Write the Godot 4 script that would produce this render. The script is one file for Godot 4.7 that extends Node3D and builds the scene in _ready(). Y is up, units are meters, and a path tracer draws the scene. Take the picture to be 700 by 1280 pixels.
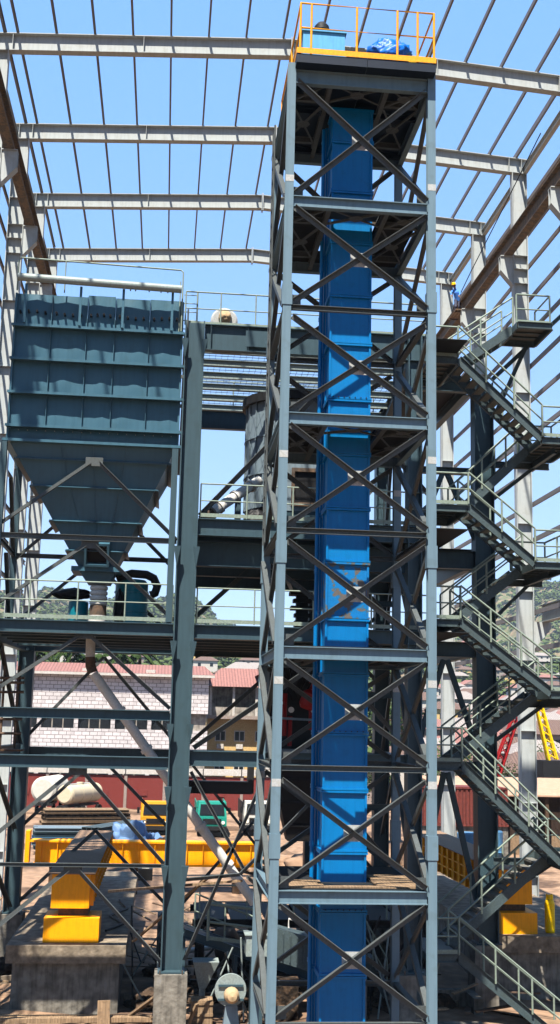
extends Node3D
# A half-built industrial plant: open steel shed, bucket elevator tower, dust filter, stairs, town and hills behind.
# Metres, y up, camera looks along -z. Helpers collect triangles and commit them as one named mesh per part.

var V := PackedVector3Array()
var N := PackedVector3Array()
var wp := {}          # world position of every node built
var taken := {}
var M := {}           # materials
var T := {}           # textures
var rng := RandomNumberGenerator.new()

func _ready():
	rng.seed = 20417
	setup_camera_and_light()
	make_textures()
	make_materials()
	build_ground()
	build_hill()
	build_shed()
	build_process_frame()
	build_tower()
	build_bucket_elevator()
	build_dust_filter()
	build_stairs()
	build_plant_equipment()
	build_foundations()
	build_site_clutter()
	build_yard()
	build_town()
	build_worker()

func setup_camera_and_light():
	var cam = Camera3D.new()
	cam.name = "camera"
	cam.transform = Transform3D(Basis(Vector3(0.99473474, 0.02261889, 0.09995586), Vector3(-0.04012683, 0.98342981, 0.17679267), Vector3(-0.09430072, -0.17987273, 0.97915942)), Vector3(0, 9.3, 0))
	cam.fov = 47.925
	cam.near = 0.1
	cam.far = 6000.0
	add_child(cam)
	cam.current = true
	var sky = ProceduralSkyMaterial.new()
	sky.sky_top_color = Color(0.46, 0.66, 0.92)
	sky.sky_horizon_color = Color(0.755, 0.87, 0.97)
	sky.sky_curve = 0.16
	sky.ground_horizon_color = Color(0.70, 0.72, 0.72)
	sky.ground_bottom_color = Color(0.45, 0.40, 0.34)
	sky.sun_angle_max = 1.0
	var e = Environment.new()
	e.background_mode = Environment.BG_SKY
	e.sky = Sky.new()
	e.sky.sky_material = sky
	e.background_energy_multiplier = 0.42
	e.tonemap_mode = Environment.TONE_MAPPER_LINEAR
	e.tonemap_exposure = 3.4
	e.sdfgi_enabled = true
	e.ssao_enabled = true
	e.ssil_enabled = true
	e.fog_enabled = true
	e.fog_density = 0.00009
	e.fog_light_color = Color(0.80, 0.88, 0.96)
	var we = WorldEnvironment.new()
	we.name = "world_environment"
	we.environment = e
	add_child(we)
	var sun = DirectionalLight3D.new()
	sun.name = "sun"
	sun.light_color = Color(1.0, 0.97, 0.925)
	sun.light_energy = 1.6
	sun.light_angular_distance = 0.5
	sun.shadow_enabled = true
	add_child(sun)
	sun.look_at_from_position(Vector3(-0.165, 0.875, 0.43) * 100.0, Vector3.ZERO, Vector3(0, 0, -1))

# ---------------------------------------------------------------- textures and materials
func noise_img(sd, freq, oct, size = 256, kind = FastNoiseLite.TYPE_SIMPLEX_SMOOTH) -> Image:
	var n = FastNoiseLite.new()
	n.seed = sd
	n.frequency = freq
	n.noise_type = kind
	n.fractal_octaves = oct
	return n.get_seamless_image(size, size)

func blend_tex(a: Image, b: Image, f: Callable, size = 256) -> ImageTexture:
	var im = Image.create(size, size, true, Image.FORMAT_RGB8)
	for y in size:
		for x in size:
			im.set_pixel(x, y, f.call(a.get_pixel(x, y).r, b.get_pixel(x, y).r, x, y))
	im.generate_mipmaps()
	return ImageTexture.create_from_image(im)

func stretch(im: Image, fx: int, fy: int) -> Image:
	# repeats the picture fx by fy times smaller, so that one direction becomes streaky and still tiles
	var s = im.get_width()
	var o = Image.create(s, s, false, Image.FORMAT_RGB8)
	for y in s:
		for x in s:
			o.set_pixel(x, y, im.get_pixel((x * fx) % s, (y * fy) % s))
	return o

func streaks(sd, size = 256) -> Image:
	# vertical streaks: 1-D noise in x broken up by slow noise in y
	var n = FastNoiseLite.new()
	n.seed = sd
	n.frequency = 1.0
	n.fractal_octaves = 3
	var o = Image.create(size, size, false, Image.FORMAT_RGB8)
	for y in size:
		for x in size:
			var a = TAU * x / size
			var b = TAU * y / size
			var v = n.get_noise_3d(cos(a) * 4.5, sin(a) * 4.5, 0.35 * sin(b) + 0.2 * cos(b))
			v = clampf(0.5 + v * 0.9, 0.0, 1.0)
			o.set_pixel(x, y, Color(v, v, v))
	return o

func make_textures():
	var fine = noise_img(3, 0.09, 4)
	var mid = noise_img(7, 0.022, 5)
	var big = noise_img(11, 0.009, 4)
	var st = streaks(5)
	T.paint = blend_tex(mid, st, func(a, b, _x, _y):
		var d = smoothstep(0.55, 0.85, a) * 0.22 + smoothstep(0.66, 0.95, b) * 0.12
		var v = 0.92 + 0.08 * b
		return Color(v, v, v).lerp(Color(0.80, 0.76, 0.70), clampf(d, 0, 0.4)))
	T.dusty = blend_tex(mid, fine, func(a, b, _x, _y):
		var v = 0.80 + 0.2 * b
		return Color(v, v, v).lerp(Color(0.86, 0.84, 0.80), smoothstep(0.45, 0.75, a) * 0.5))
	T.rust = blend_tex(mid, fine, func(a, b, _x, _y):
		var v = 0.75 + 0.3 * b
		return Color(0.46, 0.41, 0.36).lerp(Color(0.37, 0.355, 0.34), smoothstep(0.4, 0.62, a)) * v)
	T.worn = blend_tex(mid, fine, func(a, b, _x, _y):
		var v = 0.9 + 0.1 * b
		return (Color(0.02, 0.37, 0.585) * v).lerp(Color(0.40, 0.29, 0.22) * v, smoothstep(0.60, 0.72, a + 0.14 * b) * 0.8))
	T.conc = blend_tex(mid, st, func(a, b, _x, _y):
		var v = 0.60 + 0.42 * a + 0.10 * (1.0 - smoothstep(0.5, 0.85, b))
		return Color(v, v * 0.985, v * 0.95))
	T.cast = blend_tex(mid, fine, func(a, b, _x, _y):
		var v = 0.58 + 0.40 * a + 0.16 * b
		return Color(v, v * 0.98, v * 0.94))
	T.sand = blend_tex(big, fine, func(a, b, _x, _y):
		var v = 0.72 + 0.32 * b
		return (Color(1.0, 0.88, 0.77) * v).lerp(Color(0.66, 0.57, 0.50) * v, smoothstep(0.5, 0.75, a)))
	T.rubble = blend_tex(mid, fine, func(a, b, _x, _y):
		var v = 0.45 + 0.75 * b
		return (Color(0.9, 0.8, 0.7) * v).lerp(Color(0.5, 0.46, 0.42) * v, smoothstep(0.4, 0.6, a)))
	var grain = stretch(st, 2, 1)
	T.wood = blend_tex(grain, mid, func(a, b, _x, _y):
		var v = 0.66 + 0.34 * a
		return Color(v, v * 0.93, v * 0.84).lerp(Color(0.6, 0.55, 0.5), smoothstep(0.5, 0.8, b) * 0.5))
	T.hill = blend_tex(mid, fine, func(a, b, _x, _y):
		var v = 0.6 + 0.6 * b
		return (Color(0.42, 0.46, 0.27) * v).lerp(Color(0.66, 0.54, 0.42) * v, smoothstep(0.48, 0.62, a)))
	T.leaf = blend_tex(fine, mid, func(a, b, _x, _y):
		var v = 0.6 + 0.6 * a
		return Color(0.8 * v, v, 0.6 * v).lerp(Color(0.9, 0.85, 0.5) * v, b * 0.4))
	# far block wall: mortar joints too small to be built
	T.block = blend_tex(mid, fine, func(a, b, x, y):
		var row = int(y / 32)
		var u = (x + (32 if row % 2 else 0)) % 64
		var joint = 1.0 if (y % 32 < 5 or u < 5) else 0.0
		var hv = float((row * 37 + int((x + (32 if row % 2 else 0)) / 64) * 53) % 17) / 17.0
		var v = 0.86 + 0.1 * b - 0.10 * hv
		return Color(v, v * 0.975, v * 0.965).lerp(Color(0.45, 0.42, 0.42), joint * 0.75) * (0.92 + 0.1 * a))
	T.ribbed = blend_tex(mid, fine, func(a, b, x, _y):
		var v = (0.82 if x % 32 < 10 else 1.0) * (0.85 + 0.2 * a)
		return Color(v, v, v))
	var bump = noise_img(21, 0.05, 4)
	bump.convert(Image.FORMAT_RGBA8)
	bump.bump_map_to_normal_map(3.0)
	bump.generate_mipmaps()
	T.bump = ImageTexture.create_from_image(bump)

func mat(key, col: Color, tex, rough, scale = 0.35, metal = 0.0, bumpy = 0.0):
	var m = StandardMaterial3D.new()
	m.albedo_color = col
	if tex:
		m.albedo_texture = T[tex]
		m.uv1_triplanar = true
		m.uv1_world_triplanar = true
		m.uv1_scale = Vector3.ONE * scale
	m.roughness = rough
	m.metallic = metal
	m.metallic_specular = 0.3
	if bumpy > 0.0:
		m.normal_enabled = true
		m.normal_texture = T.bump
		m.normal_scale = bumpy
	M[key] = m
	return m

func make_materials():
	mat("shed", Color(0.585, 0.605, 0.60), "paint", 0.6, 0.30)
	mat("purlin", Color(0.405, 0.392, 0.392), "paint", 0.6, 0.30)
	mat("runway", Color(0.468, 0.387, 0.315), "rust", 0.8, 0.5)
	M.runway.albedo_color = Color(0.95, 0.93, 0.9)
	mat("tower", Color(0.335, 0.415, 0.455), "paint", 0.45, 0.4)
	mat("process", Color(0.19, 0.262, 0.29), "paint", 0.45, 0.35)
	mat("filter", Color(0.205, 0.33, 0.385), "paint", 0.42, 0.3)
	mat("brace", Color(0.285, 0.305, 0.305), "dusty", 0.5, 0.6)
	mat("plate", Color(0.612, 0.621, 0.612), "dusty", 0.6, 0.8)
	mat("deck", Color(0.10, 0.112, 0.12), "dusty", 0.7, 0.4)
	mat("stair", Color(0.245, 0.295, 0.305), "dusty", 0.5, 0.5)
	mat("tread", Color(0.44, 0.435, 0.41), "dusty", 0.7, 0.8)
	mat("rail", Color(0.47, 0.52, 0.475), "dusty", 0.5, 0.6)
	mat("blue", Color(0.0, 0.37, 0.585), "paint", 0.38, 0.45)
	mat("blue_worn", Color(1, 1, 1), "worn", 0.5, 0.5)
	mat("navy", Color(0.045, 0.09, 0.144), "paint", 0.5, 0.4)
	mat("lightblue", Color(0.306, 0.558, 0.702), "paint", 0.45, 0.6)
	mat("yellow", Color(0.86, 0.565, 0.0), "paint", 0.5, 0.5)
	mat("yellow_rail", Color(0.86, 0.58, 0.04), "dusty", 0.5, 0.6)
	mat("rusty", Color(0.81, 0.738, 0.684), "rust", 0.85, 0.4)
	mat("concrete", Color(0.423, 0.414, 0.396), "conc", 0.9, 0.35, 0.0, 0.4)
	mat("sand", Color(0.54, 0.5, 0.464), "sand", 0.95, 0.06, 0.0, 0.6)
	mat("rubble", Color(0.342, 0.31, 0.284), "rubble", 0.95, 0.3, 0.0, 0.8)
	mat("wood", Color(0.54, 0.486, 0.423), "wood", 0.85, 0.6)
	mat("wood_dark", Color(0.324, 0.27, 0.225), "wood", 0.85, 0.6)
	mat("pipe_white", Color(0.76, 0.755, 0.735), "dusty", 0.55, 0.8)
	mat("header", Color(0.495, 0.54, 0.531), "dusty", 0.45, 0.6)
	mat("black", Color(0.054, 0.054, 0.0585), null, 0.6)
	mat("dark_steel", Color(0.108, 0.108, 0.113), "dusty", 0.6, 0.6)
	mat("teal", Color(0.045, 0.378, 0.423), "paint", 0.35, 0.6)
	mat("red", Color(0.52, 0.05, 0.045), "dusty", 0.5, 0.8)
	mat("tarp", Color(0.04, 0.36, 0.70), "dusty", 0.45, 0.7)
	mat("tarp_black", Color(0.045, 0.045, 0.0495), "dusty", 0.55, 0.7)
	mat("silo", Color(0.38, 0.435, 0.465), "paint", 0.5, 0.5)
	mat("cloth", Color(0.648, 0.558, 0.432), "dusty", 0.9, 1.5)
	mat("gas_yellow", Color(0.90, 0.74, 0.0), "dusty", 0.45, 1.0)
	mat("cast", Color(0.48, 0.445, 0.40), "cast", 0.9, 0.3, 0.0, 0.4)
	mat("brown_plate", Color(0.50, 0.41, 0.335), "dusty", 0.97, 0.4)
	mat("tarp_pale", Color(0.33, 0.44, 0.58), "dusty", 0.5, 0.5)
	mat("barrel_blue", Color(0.297, 0.468, 0.594), "dusty", 0.5, 0.6)
	mat("container", Color(0.378, 0.18, 0.153), "ribbed", 0.7, 0.5)
	mat("roof_tin", Color(0.648, 0.522, 0.432), "rust", 0.8, 0.1)
	M.roof_tin.albedo_texture = T.dusty
	mat("hill", Color(0.72, 0.73, 0.76), "hill", 1.0, 0.012)
	mat("leaf", Color(0.185, 0.225, 0.135), "leaf", 0.9, 0.4)
	mat("leaf_dry", Color(0.32, 0.325, 0.27), "leaf", 0.9, 0.4)
	mat("trunk", Color(0.342, 0.279, 0.225), "wood", 0.9, 1.0)
	mat("wall_block", Color(0.774, 0.765, 0.765), "block", 0.9, 0.30)
	mat("wall_white", Color(0.684, 0.666, 0.639), "dusty", 0.9, 0.2)
	mat("wall_cream", Color(0.72, 0.612, 0.414), "dusty", 0.9, 0.2)
	mat("wall_pink", Color(0.53, 0.48, 0.45), "dusty", 0.9, 0.2)
	mat("wall_grey", Color(0.522, 0.504, 0.486), "conc", 0.9, 0.2)
	mat("roof_red", Color(0.48, 0.34, 0.315), "ribbed", 0.8, 0.35)
	mat("roof_rust", Color(0.36, 0.29, 0.26), "ribbed", 0.85, 0.3)
	mat("roof_grey", Color(0.495, 0.468, 0.45), "ribbed", 0.8, 0.3)
	mat("wall_red", Color(0.42, 0.17, 0.15), "dusty", 0.7, 0.4)
	mat("window", Color(0.09, 0.099, 0.108), null, 0.15)
	mat("truck_yellow", Color(0.738, 0.522, 0.09), "dusty", 0.5, 0.4)
	mat("truck_green", Color(0.09, 0.495, 0.432), "dusty", 0.5, 0.4)
	mat("truck_white", Color(0.702, 0.693, 0.657), "dusty", 0.5, 0.4)
	mat("tanker_cream", Color(0.72, 0.675, 0.576), "dusty", 0.5, 0.4)
	mat("tyre", Color(0.054, 0.054, 0.054), "dusty", 0.9, 1.0)
	mat("lamp", Color(0.81, 0.792, 0.72), null, 0.2)

# ---------------------------------------------------------------- mesh helpers
func tri(a: Vector3, b: Vector3, c: Vector3, n: Vector3):
	if (b - a).cross(c - a).dot(n) > 0.0:
		V.append(a); V.append(c); V.append(b)
	else:
		V.append(a); V.append(b); V.append(c)
	N.append(n); N.append(n); N.append(n)

func quad(a, b, c, d, n):
	tri(a, b, c, n)
	tri(a, c, d, n)

func face(a: Vector3, b: Vector3, c: Vector3, d: Vector3, away: Vector3):
	# a flat four-sided face that looks away from a point
	var n = (b - a).cross(c - a)
	if n.length_squared() < 1e-12:
		n = (c - a).cross(d - a)
	n = n.normalized()
	if n.dot((a + b + c + d) * 0.25 - away) < 0.0:
		n = -n
	quad(a, b, c, d, n)

func tri3(a, b, c, na, nb, nc):
	# smooth triangle
	if (b - a).cross(c - a).dot(na + nb + nc) > 0.0:
		V.append(a); V.append(c); V.append(b)
		N.append(na); N.append(nc); N.append(nb)
	else:
		V.append(a); V.append(b); V.append(c)
		N.append(na); N.append(nb); N.append(nc)

func hexa(p: Array):
	# eight corners: bottom ring 0-3, top ring 4-7
	var c = Vector3.ZERO
	for q in p: c += q
	c /= 8.0
	face(p[0], p[1], p[2], p[3], c)
	face(p[4], p[5], p[6], p[7], c)
	for i in 4:
		var j = (i + 1) % 4
		face(p[i], p[j], p[j + 4], p[i + 4], c)

func box(x0, x1, y0, y1, z0, z1):
	hexa([Vector3(x0, y0, z0), Vector3(x1, y0, z0), Vector3(x1, y0, z1), Vector3(x0, y0, z1), Vector3(x0, y1, z0), Vector3(x1, y1, z0), Vector3(x1, y1, z1), Vector3(x0, y1, z1)])

func cbox(c: Vector3, s: Vector3, b := Basis()):
	var h = s * 0.5
	var p = []
	for y in [-1, 1]:
		for q in [[-1, -1], [1, -1], [1, 1], [-1, 1]]:
			p.append(c + b * Vector3(h.x * q[0], h.y * y, h.z * q[1]))
	hexa(p)

func ext(poly: PackedVector2Array, a: Vector3, b: Vector3, upv := Vector3.UP):
	# extrudes an outline (counter-clockwise) from a to b; outline y points along upv
	var dir = (b - a).normalized()
	if absf(dir.dot(upv)) > 0.99:
		upv = Vector3(0, 0, 1)
	var side = dir.cross(upv).normalized()
	var u = side.cross(dir)
	var n = poly.size()
	for i in n:
		var p = poly[i]
		var q = poly[(i + 1) % n]
		var e = q - p
		var no = (side * e.y - u * e.x).normalized()
		var pa = side * p.x + u * p.y
		var qa = side * q.x + u * q.y
		quad(a + pa, a + qa, b + qa, b + pa, no)
	var t = Geometry2D.triangulate_polygon(poly)
	for i in range(0, t.size(), 3):
		var w = []
		for k in 3:
			w.append(side * poly[t[i + k]].x + u * poly[t[i + k]].y)
		tri(a + w[0], a + w[1], a + w[2], -dir)
		tri(b + w[0], b + w[1], b + w[2], dir)

func p_rect(w, h): return PackedVector2Array([Vector2(-w / 2, -h / 2), Vector2(w / 2, -h / 2), Vector2(w / 2, h / 2), Vector2(-w / 2, h / 2)])
func p_i(h, b, tw, tf):
	return PackedVector2Array([Vector2(-b / 2, -h / 2), Vector2(b / 2, -h / 2), Vector2(b / 2, -h / 2 + tf), Vector2(tw / 2, -h / 2 + tf), Vector2(tw / 2, h / 2 - tf), Vector2(b / 2, h / 2 - tf), Vector2(b / 2, h / 2), Vector2(-b / 2, h / 2), Vector2(-b / 2, h / 2 - tf), Vector2(-tw / 2, h / 2 - tf), Vector2(-tw / 2, -h / 2 + tf), Vector2(-b / 2, -h / 2 + tf)])
func p_c(h, b, t):
	# channel, web on the left
	return PackedVector2Array([Vector2(-b / 2, -h / 2), Vector2(b / 2, -h / 2), Vector2(b / 2, -h / 2 + t), Vector2(-b / 2 + t, -h / 2 + t), Vector2(-b / 2 + t, h / 2 - t), Vector2(b / 2, h / 2 - t), Vector2(b / 2, h / 2), Vector2(-b / 2, h / 2)])
func p_l(w, t):
	return PackedVector2Array([Vector2(-w / 2, -w / 2), Vector2(w / 2, -w / 2), Vector2(w / 2, -w / 2 + t), Vector2(-w / 2 + t, -w / 2 + t), Vector2(-w / 2 + t, w / 2), Vector2(-w / 2, w / 2)])

func ring(c: Vector3, u: Vector3, w: Vector3, r, seg) -> Array:
	var o = []
	for i in seg:
		var a = TAU * i / seg
		o.append(c + u * cos(a) * r + w * sin(a) * r)
	return o

func tube(pts: Array, r, seg = 8, r_end = -1.0):
	var n = pts.size()
	var prev = []
	var prevn = []
	var u = Vector3.ZERO
	for i in n:
		var d: Vector3 = (pts[mini(i + 1, n - 1)] - pts[maxi(i - 1, 0)]).normalized()
		if i == 0:
			u = d.cross(Vector3.UP if absf(d.y) < 0.9 else Vector3.RIGHT).normalized()
		else:
			u = (u - d * u.dot(d)).normalized()
		var w = d.cross(u)
		var rr: float = r if r_end < 0.0 else lerpf(r, r_end, float(i) / (n - 1))
		var cur = ring(pts[i], u, w, rr, seg)
		var curn = ring(Vector3.ZERO, u, w, 1.0, seg)
		if i > 0:
			for k in seg:
				var j: int = (k + 1) % seg
				tri3(prev[k], prev[j], cur[j], prevn[k], prevn[j], curn[j])
				tri3(prev[k], cur[j], cur[k], prevn[k], curn[j], curn[k])
		if i == 0 or i == n - 1:
			var nn: Vector3 = -d if i == 0 else d
			for k in range(1, seg - 1):
				tri(cur[0], cur[k], cur[k + 1], nn)
		prev = cur
		prevn = curn

func lathe(c: Vector3, axis: Vector3, prof: Array, seg = 16, a0 = 0.0, a1 = TAU):
	# prof: [distance along axis, radius]
	axis = axis.normalized()
	var u = axis.cross(Vector3.RIGHT if absf(axis.x) < 0.9 else Vector3.UP).normalized()
	var w = axis.cross(u)
	for i in prof.size() - 1:
		var p = prof[i]
		var q = prof[i + 1]
		var sl = Vector2(q[0] - p[0], q[1] - p[1])
		if sl.length() < 1e-6: continue
		sl = sl.normalized()
		for k in seg:
			var t0 = lerpf(a0, a1, float(k) / seg)
			var t1 = lerpf(a0, a1, float(k + 1) / seg)
			var d0 = u * cos(t0) + w * sin(t0)
			var d1 = u * cos(t1) + w * sin(t1)
			var n0 = (d0 * sl.x - axis * sl.y).normalized()
			var n1 = (d1 * sl.x - axis * sl.y).normalized()
			var a: Vector3 = c + axis * p[0] + d0 * p[1]
			var b: Vector3 = c + axis * p[0] + d1 * p[1]
			var cc: Vector3 = c + axis * q[0] + d1 * q[1]
			var dd: Vector3 = c + axis * q[0] + d0 * q[1]
			if p[1] > 1e-5: tri3(a, b, cc, n0, n1, n1)
			if q[1] > 1e-5: tri3(a, cc, dd, n0, n1, n0)

func mesh_now() -> Array:
	# the collected triangles as a mesh centred on its own middle
	var lo = V[0]
	var hi = V[0]
	for p in V:
		lo = lo.min(p)
		hi = hi.max(p)
	var c = (lo + hi) * 0.5
	var W = PackedVector3Array()
	W.resize(V.size())
	for i in V.size():
		W[i] = V[i] - c
	var arr = []
	arr.resize(Mesh.ARRAY_MAX)
	arr[Mesh.ARRAY_VERTEX] = W
	arr[Mesh.ARRAY_NORMAL] = N
	var m = ArrayMesh.new()
	m.add_surface_from_arrays(Mesh.PRIMITIVE_TRIANGLES, arr)
	V = PackedVector3Array()
	N = PackedVector3Array()
	return [m, c]

func put(mesh: Mesh, c: Vector3, called: String, material, parent = null, b := Basis()) -> MeshInstance3D:
	var o = MeshInstance3D.new()
	o.mesh = mesh
	o.material_override = M[material]
	o.cast_shadow = GeometryInstance3D.SHADOW_CASTING_SETTING_ON
	if parent == null:
		o.name = numbered(called)
		add_child(o)
		o.transform = Transform3D(b, c)
	else:
		o.name = called
		parent.add_child(o, true)
		o.transform = Transform3D(b, c - wp[parent])
	wp[o] = c
	return o

func done(called: String, material, parent = null) -> MeshInstance3D:
	var m = mesh_now()
	return put(m[0], m[1], called, material, parent)

func numbered(called: String) -> String:
	if not taken.has(called):
		taken[called] = 0
		return called
	taken[called] += 1
	return "%s_%03d" % [called, taken[called]]

func tag(o, label, category, group = "", kind = ""):
	if label != "": o.set_meta("label", label)
	if category != "": o.set_meta("category", category)
	if group != "": o.set_meta("group", group)
	if kind != "": o.set_meta("kind", kind)
	return o

func thing(called, label, category, at: Vector3, group = "") -> Node3D:
	var o = Node3D.new()
	o.name = numbered(called)
	add_child(o)
	o.position = at
	wp[o] = at
	return tag(o, label, category, group)

func bar(called, material, parent, poly, a, b, upv = Vector3.UP):
	ext(poly, a, b, upv)
	return done(called, material, parent)

func v(x, y, z) -> Vector3: return Vector3(x, y, z)

func handrail(parent, pts: Array, material = "rail", h = 1.05, step = 1.4, r = 0.024, toe = true, name_ = "handrail"):
	# top and middle rail over a path of feet, with posts as its own pieces
	var up = v(0, h, 0)
	var top = []
	var midl = []
	for p in pts:
		top.append(p + up)
		midl.append(p + up * 0.5)
	tube(top, r, 6)
	var rl = done(name_, material, parent)
	tube(midl, r * 0.8, 6)
	done("middle_rail", material, rl)
	if toe:
		for i in pts.size() - 1:
			ext(p_rect(0.012, 0.11), pts[i] + v(0, 0.075, 0), pts[i + 1] + v(0, 0.075, 0))
			done("toe_board", material, rl)
	for i in pts.size() - 1:
		var a: Vector3 = pts[i]
		var b: Vector3 = pts[i + 1]
		var n = maxi(1, int(round(a.distance_to(b) / step)))
		for k in n + (1 if i == pts.size() - 2 else 0):
			var p = a.lerp(b, float(k) / n)
			tube([p, p + up * 0.995], r, 6)
			done("post", material, rl)
	return rl

# ---------------------------------------------------------------- ground and hill
func gy(x, d) -> float:
	var h = 0.8 * (1.0 - smoothstep(47.0, 62.0, d))
	h += 0.10 * sin(x * 0.7 + d * 0.31) * sin(d * 0.53 - x * 0.2) + 0.05 * sin(x * 2.1) * sin(d * 1.7)
	return h

func grid(xs: Array, ds: Array, f: Callable):
	# height sheet over x and distance, smooth normals
	var pts = []
	for d in ds:
		var row = []
		for x in xs:
			row.append(Vector3(x, f.call(x, d), -d))
		pts.append(row)
	var nr = []
	for i in ds.size():
		var row = []
		for j in xs.size():
			var a: Vector3 = pts[i][maxi(j - 1, 0)]
			var b: Vector3 = pts[i][mini(j + 1, xs.size() - 1)]
			var c: Vector3 = pts[maxi(i - 1, 0)][j]
			var e: Vector3 = pts[mini(i + 1, ds.size() - 1)][j]
			row.append((b - a).cross(e - c).normalized())
		nr.append(row)
	for i in ds.size() - 1:
		for j in xs.size() - 1:
			tri3(pts[i][j], pts[i][j + 1], pts[i + 1][j + 1], nr[i][j], nr[i][j + 1], nr[i + 1][j + 1])
			tri3(pts[i][j], pts[i + 1][j + 1], pts[i + 1][j], nr[i][j], nr[i + 1][j + 1], nr[i + 1][j])

func spread(marks: Array) -> Array:
	# [[end, step], ...] from the first value on
	var o = [marks[0]]
	var p: float = marks[0]
	for m in marks.slice(1):
		var n = maxi(1, int(round((m[0] - p) / m[1])))
		for k in n:
			o.append(p + (m[0] - p) * (k + 1) / n)
		p = m[0]
	return o

func build_ground():
	var xs = spread([-3000.0, [-300.0, 300.0], [-60.0, 30.0], [-20.0, 4.0], [30.0, 1.0], [60.0, 5.0], [300.0, 30.0], [3000.0, 300.0]])
	var ds = spread([-60.0, [20.0, 10.0], [64.0, 1.0], [140.0, 4.0], [300.0, 20.0], [4000.0, 300.0]])
	grid(xs, ds, gy)
	var g = done("ground", "sand")
	tag(g, "sandy tan building site ground", "ground", "", "structure")

func hh(x, d) -> float:
	var t = clampf((d - 150.0) / 1250.0, 0.0, 1.0)
	var ridge = 128.0 + 26.0 * sin(x * 0.0102 + 2.6) + 12.0 * sin(x * 0.031 + 1.0) + 5.0 * sin(x * 0.083) + 60.0 * smoothstep(250.0, 620.0, x)
	var y = ridge * pow(t, 1.25)
	y += t * (7.0 * sin(x * 0.021 + d * 0.013) * sin(d * 0.017 + 1.3) + 4.0 * sin(x * 0.057 - d * 0.034) + 2.0 * sin(x * 0.17 + d * 0.11))
	y -= ridge * smoothstep(1500.0, 2300.0, d) * 0.8
	return y - 0.6

func build_hill():
	var xs = spread([-900.0, [-260.0, 40.0], [650.0, 9.0], [1400.0, 40.0]])
	var ds = spread([140.0, [700.0, 12.0], [1600.0, 25.0], [2400.0, 100.0]])
	grid(xs, ds, hh)
	var g = done("hill", "hill")
	tag(g, "hazy scrub covered hillside behind the town", "hill", "", "structure")

# ---------------------------------------------------------------- open steel shed
const FRAMES = [28.0, 35.0, 42.0, 49.0, 56.0, 63.0]
func roof_y(x) -> float: return 36.3 - absf(x - 4.1) * 0.062

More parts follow.
